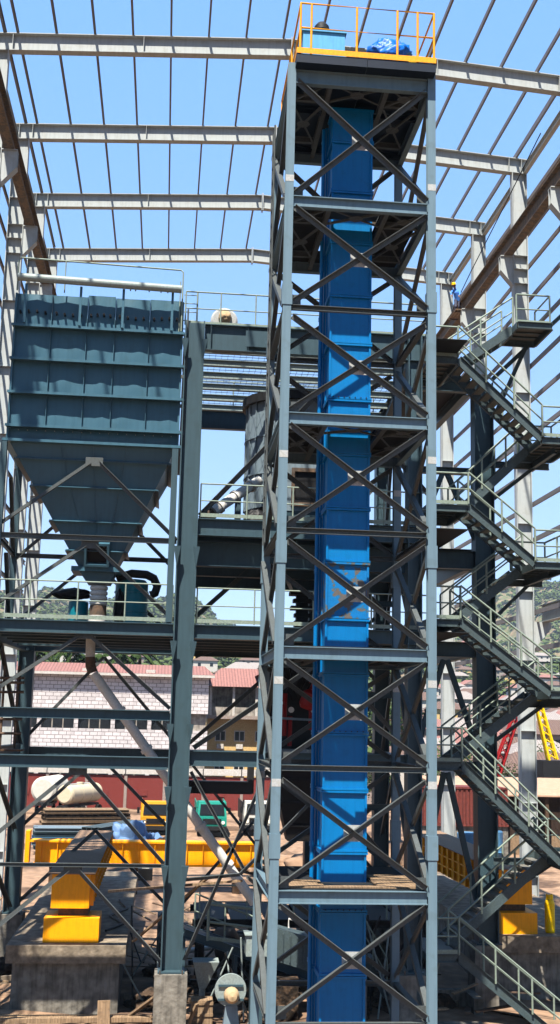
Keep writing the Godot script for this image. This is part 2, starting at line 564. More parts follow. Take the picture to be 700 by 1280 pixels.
func build_shed():
	var s = thing("steel_shed", "tall pale grey open portal frame of roof and wall steel without cladding", "building", v(4.1, 0, -46))
	for d in FRAMES:
		for side in [-1, 1]:
			var cx: float = 15.58 if side > 0 else -7.35
			var inner: float = -side
			# column: web faces along the shed, flanges face in and out
			ext(p_i(0.70, 0.38, 0.02, 0.03), v(cx, gy(cx, d) - 0.2, -d), v(cx, roof_y(cx) - 0.75, -d), Vector3(1, 0, 0))
			var c = done("column", "shed", s)
			for y in [3.2, 6.2, 9.2, 12.2, 15.2, 18.2, 21.2, 24.2, 27.2, 29.4, 30.1, 30.75, 32.0]:
				box(cx - 0.33, cx + 0.33, y - 0.012, y + 0.012, -d - 0.185, -d + 0.185)
				done("stiffener", "shed", c)
			# crane bracket
			var x0: float = cx + inner * 0.352
			var x1: float = cx + inner * 0.95
			for zz in [-0.13, 0.13]:
				hexa([v(x0, 29.3, -d + zz - 0.012), v(x1, 30.0, -d + zz - 0.012), v(x1, 30.0, -d + zz + 0.012), v(x0, 29.3, -d + zz + 0.012), v(x0, 30.66, -d + zz - 0.012), v(x1, 30.66, -d + zz - 0.012), v(x1, 30.66, -d + zz + 0.012), v(x0, 30.66, -d + zz + 0.012)])
			box(minf(x0, x1), maxf(x0, x1), 30.662, 30.70, -d - 0.2, -d + 0.2)
			ext(p_rect(0.4, 0.03), v(x0, 29.28, -d), v(x1, 29.98, -d))
			done("crane_bracket", "shed", c)
			# rafter half with a splice plate at the ridge
			var xe: float = cx + side * 0.35
			var ra = v(xe, roof_y(xe) - 0.38, -d)
			var rb = v(4.1 + side * 0.012, roof_y(4.1) - 0.38, -d)
			ext(p_i(0.74, 0.34, 0.02, 0.032), ra, rb)
			var rf = done("rafter", "shed", s)
			cbox(v(4.1 + side * 0.03, roof_y(4.1) - 0.40, -d), v(0.03, 0.95, 0.36))
			done("splice_plate", "shed", rf)
			for k in 3:
				var fx = lerpf(ra.x, rb.x, [0.02, 0.07, 0.5][k])
				cbox(v(fx, roof_y(fx) - 0.38, -d), v(0.016, 0.68, 0.33))
				done("stiffener", "shed", rf)
	# purlins
	var px = -6.72
	while px < 15.6:
		var y = roof_y(px) + 0.11
		bar("purlin", "purlin", s, p_c(0.20, 0.075, 0.012), v(px, y, -24.5), v(px, y, -63.35), Vector3(0, 1, 0))
		px += 1.494
	for ex in [-7.62, 15.86]:
		bar("eave_beam", "shed", s, p_i(0.35, 0.2, 0.015, 0.02), v(ex, 35.0, -24.5), v(ex, 35.0, -63.3))
		bar("eave_channel", "purlin", s, p_c(0.25, 0.09, 0.012), v(ex - 0.4 * signf(ex), 35.72, -24.5), v(ex - 0.4 * signf(ex), 35.72, -63.3))
	# wall girts
	for y in [12.7, 14.3, 15.9, 17.5, 19.1, 20.7, 22.3, 23.9, 25.5, 27.1, 28.7, 30.3, 31.9, 33.5]:
		bar("girt", "purlin", s, p_c(0.20, 0.08, 0.012), v(16.02, y, -24.5), v(16.02, y, -63.3))
		if y > 15.0:
			bar("girt", "purlin", s, p_c(0.20, 0.08, 0.012), v(-7.78, y, -24.5), v(-7.78, y, -63.3))
	# crane runway beams with rail
	for rx in [14.98, -6.72]:
		ext(p_i(0.78, 0.40, 0.025, 0.04), v(rx, 31.09, -24.5), v(rx, 31.09, -63.3))
		var rb = done("crane_beam", "runway", s)
		ext(p_rect(0.07, 0.10), v(rx, 31.53, -24.5), v(rx, 31.53, -63.3))
		done("crane_rail", "dark_steel", rb)
	# low outer beam on the right wall, towards the viewer
	ext(p_i(0.75, 0.34, 0.02, 0.03), v(16.45, 14.25, -34.0), v(16.45, 14.25, -49.3))
	var lb = done("lean_to_beam", "shed", s)
	hexa([v(15.935, 12.7, -49.15), v(16.7, 13.6, -49.15), v(16.7, 13.6, -48.85), v(15.935, 12.7, -48.85), v(15.935, 13.872, -49.15), v(16.7, 13.872, -49.15), v(16.7, 13.872, -48.85), v(15.935, 13.872, -48.85)])
	done("bracket", "shed", lb)
	# sag rods and a loose cable along the right eave
	tube([v(15.0, 34.2, -44.0), v(14.95, 33.2, -50.0), v(14.9, 32.4, -55.0), v(14.9, 31.7, -59.0)], 0.025, 5)
	done("safety_line", "dark_steel", s)

# ---------------------------------------------------------------- process building frame
const PX = [-5.55, 0.5, 5.35, 7.15]
const PB = [-4.95, 0.55, 5.5, 8.0]
const ZF = -33.0
const ZB = -42.5

func hcol(parent, x, z, y0, y1, w = 0.58, dpt = 0.5, m = "process"):
	ext(p_i(w, dpt, 0.025, 0.035), v(x, y0, z), v(x, y1, z), Vector3(1, 0, 0))
	var c = done("column", m, parent)
	box(x - w * 0.62, x + w * 0.62, y0 - 0.04, y0 - 0.001, z - dpt * 0.62, z + dpt * 0.62)
	done("base_plate", m, c)
	return c

func build_process_frame():
	var s = thing("process_frame", "blue grey steel process building of heavy columns, decks and braces", "steel structure", v(1.5, 2.7, -38))
	for i in 4:
		var c = hcol(s, PX[i], ZF, 2.66, 12.0 if i == 0 else 21.0, 0.42 if i == 3 else 0.58)
		for y in [20.4, 14.2, 11.5, 9.2, 7.5, 5.4]:
			if i == 1:
				for sx in [-1, 1]:
					var x: float = PX[i] + sx * 0.275
					hexa([v(x - 0.01, y - 0.55, ZF + 0.252), v(x + 0.01, y - 0.55, ZF + 0.252), v(x + 0.01, y - 0.55, ZF + 0.30), v(x - 0.01, y - 0.55, ZF + 0.30), v(x - 0.10, y, ZF + 0.252), v(x + 0.10, y, ZF + 0.252), v(x + 0.10, y, ZF + 0.36), v(x - 0.10, y, ZF + 0.36)])
					done("bracket_plate", "process", c)
		hcol(s, PB[i], ZB, 2.66, 11.9 if i == 0 else 21.0, 0.55)
	# main beams, front and back rows: [x0, x1, top, depth]
	for b in [[0.80, 7.55, 20.96, 0.80], [0.80, 7.55, 15.07, 0.50], [-5.25, 0.20, 12.0, 0.36], [0.80, 7.55, 12.0, 0.40], [-5.25, 0.20, 9.56, 0.28], [-5.25, 0.20, 8.28, 0.34], [0.80, 7.55, 8.48, 0.42]]:
		bar("beam", "process", s, p_i(b[3], 0.26, 0.016, 0.024), v(b[0], b[2] - b[3] / 2, ZF), v(b[1], b[2] - b[3] / 2, ZF))
		if b[2] > 9.6:
			bar("beam", "process", s, p_i(b[3] * 0.9, 0.26, 0.016, 0.024), v(b[0], b[2] - b[3] / 2, ZB), v(b[1] + 0.2, b[2] - b[3] / 2, ZB))
	bar("splice_plate", "process", s, p_rect(0.5, 0.012), v(2.02, 20.56, ZF + 0.138), v(3.2, 20.56, ZF + 0.138), v(0, 0, 1))
	for x in [0.98, 2.1, 3.25, 4.4, 5.6, 6.7]:
		cbox(v(x, 20.56, ZF + 0.07), v(0.014, 0.74, 0.115)); done("web_stiffener", "process", s)
	# cross beams between rows
	for L in [[20.9, 0.55], [15.0, 0.45], [11.96, 0.36]]:
		for i in 4:
			if L[0] > 12.5 and i == 0: continue
			bar("beam", "process", s, p_i(L[1], 0.24, 0.016, 0.032), v(lerpf(PX[i], PB[i], 0.03), L[0] - L[1] / 2, ZF - 0.27), v(lerpf(PX[i], PB[i], 0.97), L[0] - L[1] / 2, ZB + 0.27))
	# joists along x, seen from below
	for k in 6:
		var z = -34.6 - k * 1.35
		bar("joist", "header", s, p_i(0.22, 0.14, 0.012, 0.016), v(0.70, 20.72, z), v(7.7, 20.72, z))
		bar("joist", "process", s, p_i(0.26, 0.14, 0.012, 0.016), v(0.70, 14.8, z), v(7.7, 14.8, z))
		if k < 5:
			bar("joist", "process", s, p_i(0.22, 0.14, 0.012, 0.016), v(-5.0, 11.80, z), v(0.3, 11.80, z))
			bar("joist", "process", s, p_i(0.22, 0.14, 0.012, 0.016), v(0.75, 11.80, z), v(7.7, 11.80, z))
	# heavy equipment beams under the middle deck
	for z in [-33.9, -36.2, -39.6]:
		bar("beam", "process", s, p_i(0.75, 0.3, 0.02, 0.03), v(0.82, 14.17, z), v(7.6, 14.17, z))
	# solid decks, plate by plate
	for L in [[15.075, 0.8, 7.6], [12.005, 0.8, 7.6], [12.005, -5.2, 0.2]]:
		var x: float = L[1]
		while x < L[2] - 0.2:
			var xn = minf(x + 1.5, L[2])
			for zz in [[-33.2, -36.3], [-36.31, -39.4], [-39.41, -42.4]]:
				if L[1] < 0.0 and zz[0] < -39.0: continue
				box(x + 0.006, xn - 0.006, L[0], L[0] + 0.02, zz[1], zz[0])
				done("deck_plate", "deck", s)
			x = xn
	# open grating of the top deck: fine bars
	for k in 30:
		var z = -33.3 - k * 0.30
		box(0.8, 7.6, 20.975, 20.993, z - 0.004, z + 0.004)
	for k in 34:
		var x = 0.85 + k * 0.2
		box(x - 0.004, x + 0.004, 20.976, 20.992, -42.3, -33.2)
	var gr = done("grating", "deck", s)
	tag(gr, "", "", "", "stuff")
	# handrails along the front edges
	handrail(s, [v(0.2, 20.97, ZF - 0.1), v(7.6, 20.97, ZF - 0.1)], "rail", 1.05, 1.02)
	handrail(s, [v(0.85, 15.1, ZF + 0.05), v(7.6, 15.1, ZF + 0.05)], "rail", 1.0, 1.5)
	handrail(s, [v(-5.2, 12.03, ZF + 0.05), v(0.15, 12.03, ZF + 0.05)], "rail", 1.08, 1.4)
	handrail(s, [v(0.85, 12.03, ZF + 0.05), v(2.5, 12.03, ZF + 0.05), v(7.6, 12.03, ZF + 0.05)], "rail", 1.02, 1.7)
	handrail(s, [v(0.85, 21.0, ZB + 0.1), v(7.6, 21.0, ZB + 0.1)], "rail", 1.05, 1.5, 0.024, false)
	# chevron braces in the front left bay, pairs of [apex y, foot y]
	for c in [[16.62, 14.42], [14.20, 12.1], [11.62, 9.62], [7.86, 5.40], [5.24, 2.86]]:
		for sx in [-1, 1]:
			bar("brace", "brace", s, p_l(0.11, 0.014), v(-2.27 + sx * 0.12, c[0], ZF - 0.06), v(-2.52 + sx * 2.72, c[1], ZF - 0.06), v(0, 0, 1))
		cbox(v(-2.27, c[0] + 0.02, ZF - 0.075), v(0.5, 0.26, 0.016)); done("gusset", "brace", s)
	bar("strut", "brace", s, p_c(0.16, 0.08, 0.012), v(-5.25, 14.38, ZF), v(0.2, 14.38, ZF))
	bar("strut", "brace", s, p_c(0.10, 0.08, 0.012), v(-5.25, 5.36, ZF), v(0.22, 5.36, ZF))
	# filter support posts beside the main column and the back bay
	for p in [[0.06, -33.0], [-4.86, -33.0], [0.06, -36.6], [-4.86, -36.6]]:
		bar("post", "process", s, p_i(0.18, 0.18, 0.012, 0.016), v(p[0], 12.04, p[1]), v(p[0], 17.12, p[1]))
	for c in [[14.20, 12.1], [16.5, 14.2]]:
		for sx in [-1, 1]:
			bar("brace", "brace", s, p_l(0.11, 0.014), v(-2.4, c[0], -36.6), v(-2.4 + sx * 2.4, c[1], -36.6), v(0, 0, 1))
			bar("brace", "brace", s, p_l(0.11, 0.014), v(-2.4 + sx * 2.46, c[0] - 0.1, -34.8), v(-2.4 + sx * 2.46, c[1], -33.0 if sx > 0 else -36.5), v(1, 0, 0))
	bar("strut", "brace", s, p_c(0.14, 0.08, 0.012), v(-4.8, 14.3, -36.6), v(0.0, 14.3, -36.6))
	bar("strut", "brace", s, p_c(0.14, 0.08, 0.012), v(-4.86, 14.3, -33.1), v(-4.86, 14.3, -36.5))
	for c in [[11.5, 8.6], [8.0, 5.5], [5.4, 2.9]]:
		for sx in [-1, 1]:
			bar("brace", "brace", s, p_l(0.12, 0.014), v(-2.2, c[0], ZB), v(-2.2 + sx * 2.6, c[1], ZB), v(0, 0, 1))
	bar("beam", "process", s, p_i(0.34, 0.22, 0.014, 0.02), v(-4.7, 8.1, ZB), v(7.8, 8.1, ZB))
	bar("beam", "process", s, p_i(0.34, 0.22, 0.014, 0.02), v(-4.7, 11.8, ZB), v(0.3, 11.8, ZB))
	for i in [0, 3]:
		for c in [[11.6, 8.3], [7.9, 5.4], [5.3, 2.8], [14.8, 12.1], [20.4, 15.3]]:
			if i == 0 and c[0] > 12.0: continue
			bar("brace", "brace", s, p_l(0.13, 0.016), v(lerpf(PX[i], PB[i], 0.5), c[0], -37.7), v(PX[i], c[1], ZF - 0.3), v(1, 0, 0))
			bar("brace", "brace", s, p_l(0.13, 0.016), v(lerpf(PX[i], PB[i], 0.5), c[0], -37.7), v(PB[i], c[1], ZB + 0.3), v(1, 0, 0))
		bar("beam", "process", s, p_i(0.34, 0.22, 0.014, 0.02), v(PX[i], 8.2, ZF - 0.27), v(PB[i], 8.2, ZB + 0.27))
	# braces of the middle bay, in view between the main column and the tower
	for q in [[v(0.9, 12.5, -36.2), v(2.9, 14.4, -36.2)], [v(0.9, 8.55, -33.1), v(5.1, 11.5, -33.1)], [v(1.0, 8.5, -42.4), v(5.2, 12.3, -42.4)], [v(0.85, 15.2, -33.2), v(5.1, 20.0, -33.2)], [v(2.9, 12.4, -42.4), v(1.1, 11.6, -42.4)]]:
		bar("brace", "brace", s, p_l(0.14, 0.016), q[0], q[1], v(0, 0, 1))
	for q in [[v(0.85, 2.9, -33.0), v(2.95, 7.9, -33.0)], [v(0.85, 7.9, -33.0), v(2.4, 5.3, -33.0)], [v(0.8, 5.0, -33.0), v(2.3, 5.15, -33.0)], [v(2.3, 5.15, -33.0), v(5.1, 8.0, -33.0)], [v(2.5, 5.1, -33.0), v(5.1, 2.9, -33.0)], [v(1.0, 7.9, -42.5), v(5.2, 3.0, -42.5)], [v(5.2, 7.9, -42.5), v(1.0, 3.0, -42.5)]]:
		bar("brace", "brace", s, p_l(0.10, 0.014), q[0], q[1], v(0, 0, 1))
	# low trough hung under the floor beam
	box(0.82, 2.62, 7.28, 7.62, -34.1, -33.5); done("cable_trough", "dark_steel", s)
	box(2.5, 2.66, 7.30, 8.06, -34.08, -33.52); done("hanger", "dark_steel", s)
	# right wing: decks behind the stairs carried by the stair column
	hcol(s, 10.45, -37.3, 2.66, 20.9, 0.66, 0.55)
	for L in [[20.96, 0.4], [15.07, 0.6], [12.0, 0.45], [8.2, 0.3], [17.9, 0.22]]:
		bar("beam", "process", s, p_i(L[1], 0.24, 0.016, 0.024), v(8.15, L[0] - L[1] / 2, -37.3), v(10.12, L[0] - L[1] / 2, -37.3))
		if L[0] > 9.0 and L[0] != 17.9:
			bar("beam", "process", s, p_i(L[1], 0.24, 0.016, 0.024), v(10.0, L[0] - L[1] / 2, -37.6), v(10.0, L[0] - L[1] / 2, -42.5))
			for k in 2:
				box(7.7 + k * 1.16, 8.85 + k * 1.16, L[0] + 0.005, L[0] + 0.025, -42.3, -37.0)
				done("deck_plate", "deck", s)
			box(7.7, 8.85, L[0] + 0.005, L[0] + 0.025, -36.98, -33.1); done("deck_plate", "deck", s)
	for c in [[17.75, 15.2], [11.45, 8.3], [7.85, 3.2]]:
		for sx in [-1, 1]:
			bar("brace", "process", s, p_i(0.16, 0.16, 0.014, 0.018), v(9.15 + sx * 0.06, c[0], -37.3), v(9.2 + sx * 1.1, c[1], -37.3), v(0, 0, 1))
	# rear part of the middle bay: pipes and trays that darken the core
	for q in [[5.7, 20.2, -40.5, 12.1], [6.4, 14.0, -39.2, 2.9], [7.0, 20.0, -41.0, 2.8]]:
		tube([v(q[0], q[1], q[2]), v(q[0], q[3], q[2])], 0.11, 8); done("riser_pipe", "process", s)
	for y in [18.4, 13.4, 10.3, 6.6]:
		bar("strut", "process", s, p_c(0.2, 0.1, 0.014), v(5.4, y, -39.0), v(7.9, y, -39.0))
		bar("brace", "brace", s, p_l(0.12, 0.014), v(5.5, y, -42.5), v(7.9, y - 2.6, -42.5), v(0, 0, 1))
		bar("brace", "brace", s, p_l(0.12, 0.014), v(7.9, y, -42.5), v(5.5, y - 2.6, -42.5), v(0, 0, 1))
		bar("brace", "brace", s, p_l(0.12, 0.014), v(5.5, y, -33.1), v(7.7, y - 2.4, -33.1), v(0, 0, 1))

# ---------------------------------------------------------------- elevator tower
const TX0 = 2.45
const TX1 = 5.82
const TZ0 = -25.0
const TZ1 = -28.9
const LV = [24.59, 21.39, 18.73, 16.18, 13.55, 10.94, 8.42, 5.86, 3.25]
const DECKS = [21.39, 16.18, 10.94, 5.86]

func build_tower():
	var s = thing("elevator_tower", "slender blue grey braced steel tower standing round the blue elevator", "tower", v((TX0 + TX1) / 2, 0.8, -27))
	for x in [TX0, TX1]:
		for z in [TZ0, TZ1]:
			ext(p_i(0.20, 0.19, 0.012, 0.016), v(x, 0.6, z), v(x, 24.75, z), Vector3(0, 0, 1))
			var c = done("post", "tower", s)
			for y in [18.95, 13.0, 6.75]:
				cbox(v(x, y, z), v(0.235, 0.5, 0.235))
				done("splice_sleeve", "tower", c)
			for y in [21.8, 15.2, 10.2, 8.05]:
				cbox(v(x, y, z + 0.098), v(0.194, 0.16, 0.012))
				done("weld_patch", "plate", c)
	for i in LV.size():
		var y: float = LV[i]
		var deck: bool = y in DECKS or i == 0
		var hgt = 0.27 if deck else 0.12
		if i == 0: hgt = 0.34
		for z in [TZ0, TZ1]:
			if deck:
				bar("beam", "tower", s, p_i(hgt, 0.16, 0.012, 0.018), v(TX0 + 0.1, y - hgt / 2, z), v(TX1 - 0.1, y - hgt / 2, z))
			else:
				bar("strut", "brace", s, p_c(hgt, 0.10, 0.012), v(TX0 + 0.1, y - hgt / 2, z), v(TX1 - 0.1, y - hgt / 2, z))
		for x in [TX0, TX1]:
			bar("beam" if deck else "strut", "tower" if deck else "brace", s, p_i(hgt * 0.9, 0.14, 0.012, 0.016), v(x, y - hgt / 2, TZ0 - 0.11), v(x, y - hgt / 2, TZ1 + 0.11))
		if i == LV.size() - 1: continue
		var y1: float = LV[i] - 0.30
		var y0: float = LV[i + 1] + 0.06
		if i == LV.size() - 2: y0 = LV[i + 1] + 0.1
		# front X with a centre plate, sides X, back X
		var zf = TZ0 + 0.10
		bar("brace", "brace", s, p_l(0.115, 0.012), v(TX0 + 0.12, y1, zf), v(TX1 - 0.12, y0, zf), v(0, 0, 1))
		bar("brace", "brace", s, p_l(0.115, 0.012), v(TX0 + 0.12, y0, zf - 0.075), v(TX1 - 0.12, y1, zf - 0.075), v(0, 0, 1))
		cbox(v((TX0 + TX1) / 2, (y0 + y1) / 2, zf - 0.155), v(0.42, 0.34, 0.012)); done("gusset", "plate", s)
		for gx in [TX0 + 0.22, TX1 - 0.22]:
			cbox(v(gx, y0 + 0.08, zf - 0.155), v(0.22, 0.26, 0.012)); done("gusset", "brace", s)
		for x in [TX0 - 0.02, TX1 + 0.02]:
			bar("brace", "brace", s, p_l(0.12, 0.012), v(x, y1, TZ0 - 0.12), v(x, y0, TZ1 + 0.12), v(1, 0, 0))
			bar("brace", "brace", s, p_l(0.12, 0.012), v(x - 0.05, y0, TZ0 - 0.12), v(x - 0.05, y1, TZ1 + 0.12), v(1, 0, 0))
		bar("brace", "brace", s, p_l(0.115, 0.012), v(TX0 + 0.12, y1, TZ1 - 0.08), v(TX1 - 0.12, y0, TZ1 - 0.08), v(0, 0, 1))
		bar("brace", "brace", s, p_l(0.115, 0.012), v(TX0 + 0.12, y0, TZ1 - 0.155), v(TX1 - 0.12, y1, TZ1 - 0.155), v(0, 0, 1))
	# platforms: joists, flat X bracing with plates, deck plates round the elevator
	for y in [24.59] + DECKS:
		for x in [3.42, 4.80]:
			bar("joist", "brace", s, p_i(0.20, 0.11, 0.01, 0.014), v(x, y - 0.125, TZ0 - 0.09), v(x, y - 0.125, TZ1 + 0.09))
		for z in [-26.0, -28.05]:
			bar("joist", "brace", s, p_i(0.16, 0.10, 0.01, 0.014), v(TX0 + 0.1, y - 0.11, z), v(3.36, y - 0.11, z))
			bar("joist", "brace", s, p_i(0.16, 0.10, 0.01, 0.014), v(4.86, y - 0.11, z), v(TX1 - 0.1, y - 0.11, z))
		for cell in [[2.58, 3.36, -25.12, -25.95], [2.58, 3.36, -26.06, -28.0], [4.86, 5.70, -25.12, -25.95], [4.86, 5.70, -26.06, -28.0], [3.48, 4.74, -25.12, -25.9]]:
			var c = v((cell[0] + cell[1]) / 2, y - 0.23, (cell[2] + cell[3]) / 2)
			bar("brace", "brace", s, p_l(0.05, 0.008), v(cell[0], y - 0.20, cell[2]), v(cell[1], y - 0.20, cell[3]))
			bar("brace", "brace", s, p_l(0.05, 0.008), v(cell[1], y - 0.212, cell[2]), v(cell[0], y - 0.212, cell[3]))
			lathe(c, Vector3.UP, [[0.0, 0.0], [0.0, 0.17], [0.012, 0.17], [0.012, 0.0]], 8)
			done("gusset", "brace", s)
		if y < 24.0:
			var plates = [[2.56, 3.50, -25.03, -27.0], [2.56, 3.50, -27.01, -28.88], [4.72, 5.72, -25.03, -27.0], [4.72, 5.72, -27.01, -28.88], [3.51, 4.71, -25.03, -26.10], [3.51, 4.71, -28.08, -28.88]]
			for p in plates:
				box(p[0], p[1], y + 0.004, y + 0.024, p[3], p[2])
				done("deck_plate", "deck", s)
	# loose planks on the lowest platform
	for k in 9:
		var z = -25.25 - k * 0.21 + rng.randf_range(-0.04, 0.04)
		var a = rng.randf_range(-0.10, 0.10)
		if k < 5:
			cbox(v(3.0 + rng.randf_range(-0.05, 0.1), 5.9 + 0.002 * k, z), v(1.0, 0.03, 0.15), Basis(Vector3.UP, a)); done("plank", "wood", s)
		cbox(v(5.22 + rng.randf_range(-0.05, 0.05), 5.9 + 0.002 * k, z), v(1.0, 0.03, 0.15), Basis(Vector3.UP, a)); done("plank", "wood", s)
	cbox(v(4.1, 5.905, -25.22), v(3.0, 0.035, 0.2), Basis(Vector3.UP, 0.012)); done("plank", "wood", s)
	# head platform with yellow edge and guard rail
	for p in [[2.52, 4.2], [4.21, 5.86]]:
		box(p[0], p[1], 24.60, 24.82, -29.2, -24.62); done("head_platform", "navy", s)
	for y in [24.58]:
		for z in [-26.6, -28.6]:
			bar("beam", "navy", s, p_c(0.2, 0.1, 0.014), v(2.5, y - 0.075, z), v(5.84, y - 0.075, z))
	bar("kick_plate", "yellow_rail", s, p_rect(0.012, 0.14), v(2.52, 24.90, -24.61), v(5.86, 24.90, -24.61))
	bar("kick_plate", "yellow_rail", s, p_rect(0.012, 0.14), v(5.86, 24.90, -24.62), v(5.86, 24.90, -29.2))
	bar("kick_plate", "yellow_rail", s, p_rect(0.012, 0.14), v(2.52, 24.90, -24.62), v(2.52, 24.90, -29.2))
	for h in [26.16, 25.52]:
		tube([v(2.6, h, -29.1), v(2.6, h, -24.66), v(5.82, h, -24.66), v(5.82, h, -29.1), v(2.6, h, -29.1)], 0.028, 8)
	var gr = done("guard_rail", "yellow_rail", s)
	for p in [[2.6, -24.66], [2.86, -24.66], [3.95, -24.66], [4.93, -24.66], [5.42, -24.66], [5.82, -24.66], [5.82, -26.6], [5.82, -29.1], [2.6, -26.6], [2.6, -29.1], [4.2, -29.1]]:
		tube([v(p[0], 24.82, p[1]), v(p[0], 26.16, p[1])], 0.03, 6); done("rail_post", "yellow_rail", gr)
	# caged ladder bars on the left face near the top
	for k in 26:
		var y = 14.0 + k * 0.4
		tube([v(2.3, y, -27.6), v(2.3, y, -28.1)], 0.015, 5); done("rung", "brace", s)
	for z in [-27.6, -28.1]:
		tube([v(2.3, 13.6, z), v(2.3, 24.6, z)], 0.025, 6); done("ladder_rail", "brace", s)

# ---------------------------------------------------------------- blue bucket elevator
func casing(s, x0, x1, y0, y1, z0, z1, m):
	# z0 front, z1 back; a slightly dished front sheet inside an angle frame
	var g = 0.012
	box(x0 + g, x1 - g, y0 + 0.01, y1 - 0.01, z1 + g, z0 - g)
	var c = done("casing_section", m, s)
	for y in [y0 + 0.028, y1 - 0.028]:
		box(x0 - 0.05, x1 + 0.05, y - 0.022, y + 0.022, z1 - 0.05, z0 + 0.05)
		done("flange", m, c)
	for x in [x0, x1]:
		for z in [z0, z1]:
			cbox(v(x, (y0 + y1) / 2, z), v(0.05, y1 - y0 - 0.10, 0.05))
			done("corner_angle", m, c)
	return c

func build_bucket_elevator():
	var s = thing("bucket_elevator", "tall bright blue steel bucket elevator casing running up inside the tower", "elevator", v(4.12, 0.8, -27))
	var ys = [24.4, 23.5, 22.18, 20.85, 19.49, 18.28, 16.89, 15.56, 14.26, 12.99, 11.68, 10.42, 9.09, 7.84, 6.51, 5.24, 3.91, 2.6, 1.2]
	for i in ys.size() - 1:
		var m = "blue_worn" if i == 9 else "blue"
		casing(s, 3.64, 4.60, ys[i + 1], ys[i], -26.2, -26.9, m)
		casing(s, 3.62, 4.58, ys[i + 1], ys[i], -27.25, -27.95, "blue")
		for k in 7:
			var x = 3.72 + k * 0.133
			if i in [11, 14, 5]:
				lathe(v(x, ys[i + 1] + 0.05, -26.15), v(0, 0, 1), [[0, 0.016], [0.02, 0.016], [0.02, 0.0]], 6); done("bolt", "dark_steel", s)
	box(3.74, 4.48, 1.2, 24.3, -27.24, -26.91); done("web_casing", "blue", s)
	# inspection ledge and cable conduit on the left side
	tube([v(3.5, 0.9, -26.95), v(3.5, 24.2, -26.95)], 0.05, 8); done("conduit", "blue", s)
	# head house on top
	box(2.78, 3.82, 24.825, 26.120, -26.9, -25.7); var hd := done("head_cover", "lightblue", s)
	box(2.74, 3.86, 26.120, 26.170, -26.94, -25.66); done("cover_lid", "lightblue", hd)
	tube([v(3.3, 26.170, -26.2), v(3.3, 26.460, -26.2)], 0.07, 8); done("vent_pipe", "dark_steel", hd)
	lathe(v(3.3, 26.420, -26.2), Vector3.UP, [[0.0, 0.05], [0.04, 0.20], [0.16, 0.19], [0.26, 0.11], [0.29, 0.0]], 12); done("vent_cap", "dark_steel", hd)
	box(3.90, 4.36, 24.825, 25.660, -26.3, -25.6); var gb := done("gearbox", "dark_steel", s)
	box(3.95, 4.30, 25.090, 25.7, -25.597, -25.57); done("gearbox_cover", "black", gb)
	# motor wrapped in a blue tarpaulin
	lathe(v(4.42, 25.460, -25.75), Vector3.RIGHT, [[0.0, 0.0], [0.0, 0.22], [0.12, 0.24], [0.9, 0.24], [1.0, 0.2], [1.0, 0.0]], 14); var mo := done("motor", "dark_steel", s)
	box(4.45, 5.35, 24.825, 25.260, -25.95, -25.55); done("motor_base", "dark_steel", mo)
	crumple(v(4.92, 25.66, -25.70), v(0.50, 0.33, 0.33), 91, 0.5); done("tarpaulin", "tarp", mo)
	lathe(v(5.38, 25.420, -25.75), Vector3.RIGHT, [[0.0, 0.0], [0.0, 0.2], [0.16, 0.22], [0.2, 0.16], [0.2, 0.0]], 14); done("fan_cowl", "gas_yellow", mo)

func crumple(c: Vector3, r: Vector3, sd, amp, flat = false):
	# a lumpy wrapped heap
	var n = FastNoiseLite.new()
	n.seed = sd
	n.frequency = 1.6
	n.fractal_octaves = 3
	var U = 44
	var W = 24
	var g = []
	for i in W + 1:
		var row = []
		for k in U:
			var a = TAU * k / U
			var b = (PI / 2 if flat else PI) * i / W
			var d = Vector3(sin(b) * cos(a), cos(b), sin(b) * sin(a))
			var q = 1.0 + amp * 0.8 * n.get_noise_3dv(d * 0.6) + amp * 0.5 * (0.35 - absf(n.get_noise_3dv(d * 1.3 + Vector3(9, 2, 4)))) + amp * 0.12 * n.get_noise_3dv(d * 4.0)
			row.append(c + d * r * q)
		g.append(row)
	var nn = []
	for i in W + 1:
		var row = []
		for k in U:
			var e1: Vector3 = g[i][(k + 1) % U] - g[i][(k + U - 1) % U]
			var e2: Vector3 = g[mini(i + 1, W)][k] - g[maxi(i - 1, 0)][k]
			var m = e1.cross(e2).normalized()
			if i == 0: m = Vector3.UP
			elif m.dot(g[i][k] - c) < 0.0: m = -m
			row.append(m)
		nn.append(row)
	for i in W:
		for k in U:
			var j = (k + 1) % U
			tri3(g[i][k], g[i][j], g[i + 1][j], nn[i][k], nn[i][j], nn[i + 1][j])
			tri3(g[i][k], g[i + 1][j], g[i + 1][k], nn[i][k], nn[i + 1][j], nn[i + 1][k])

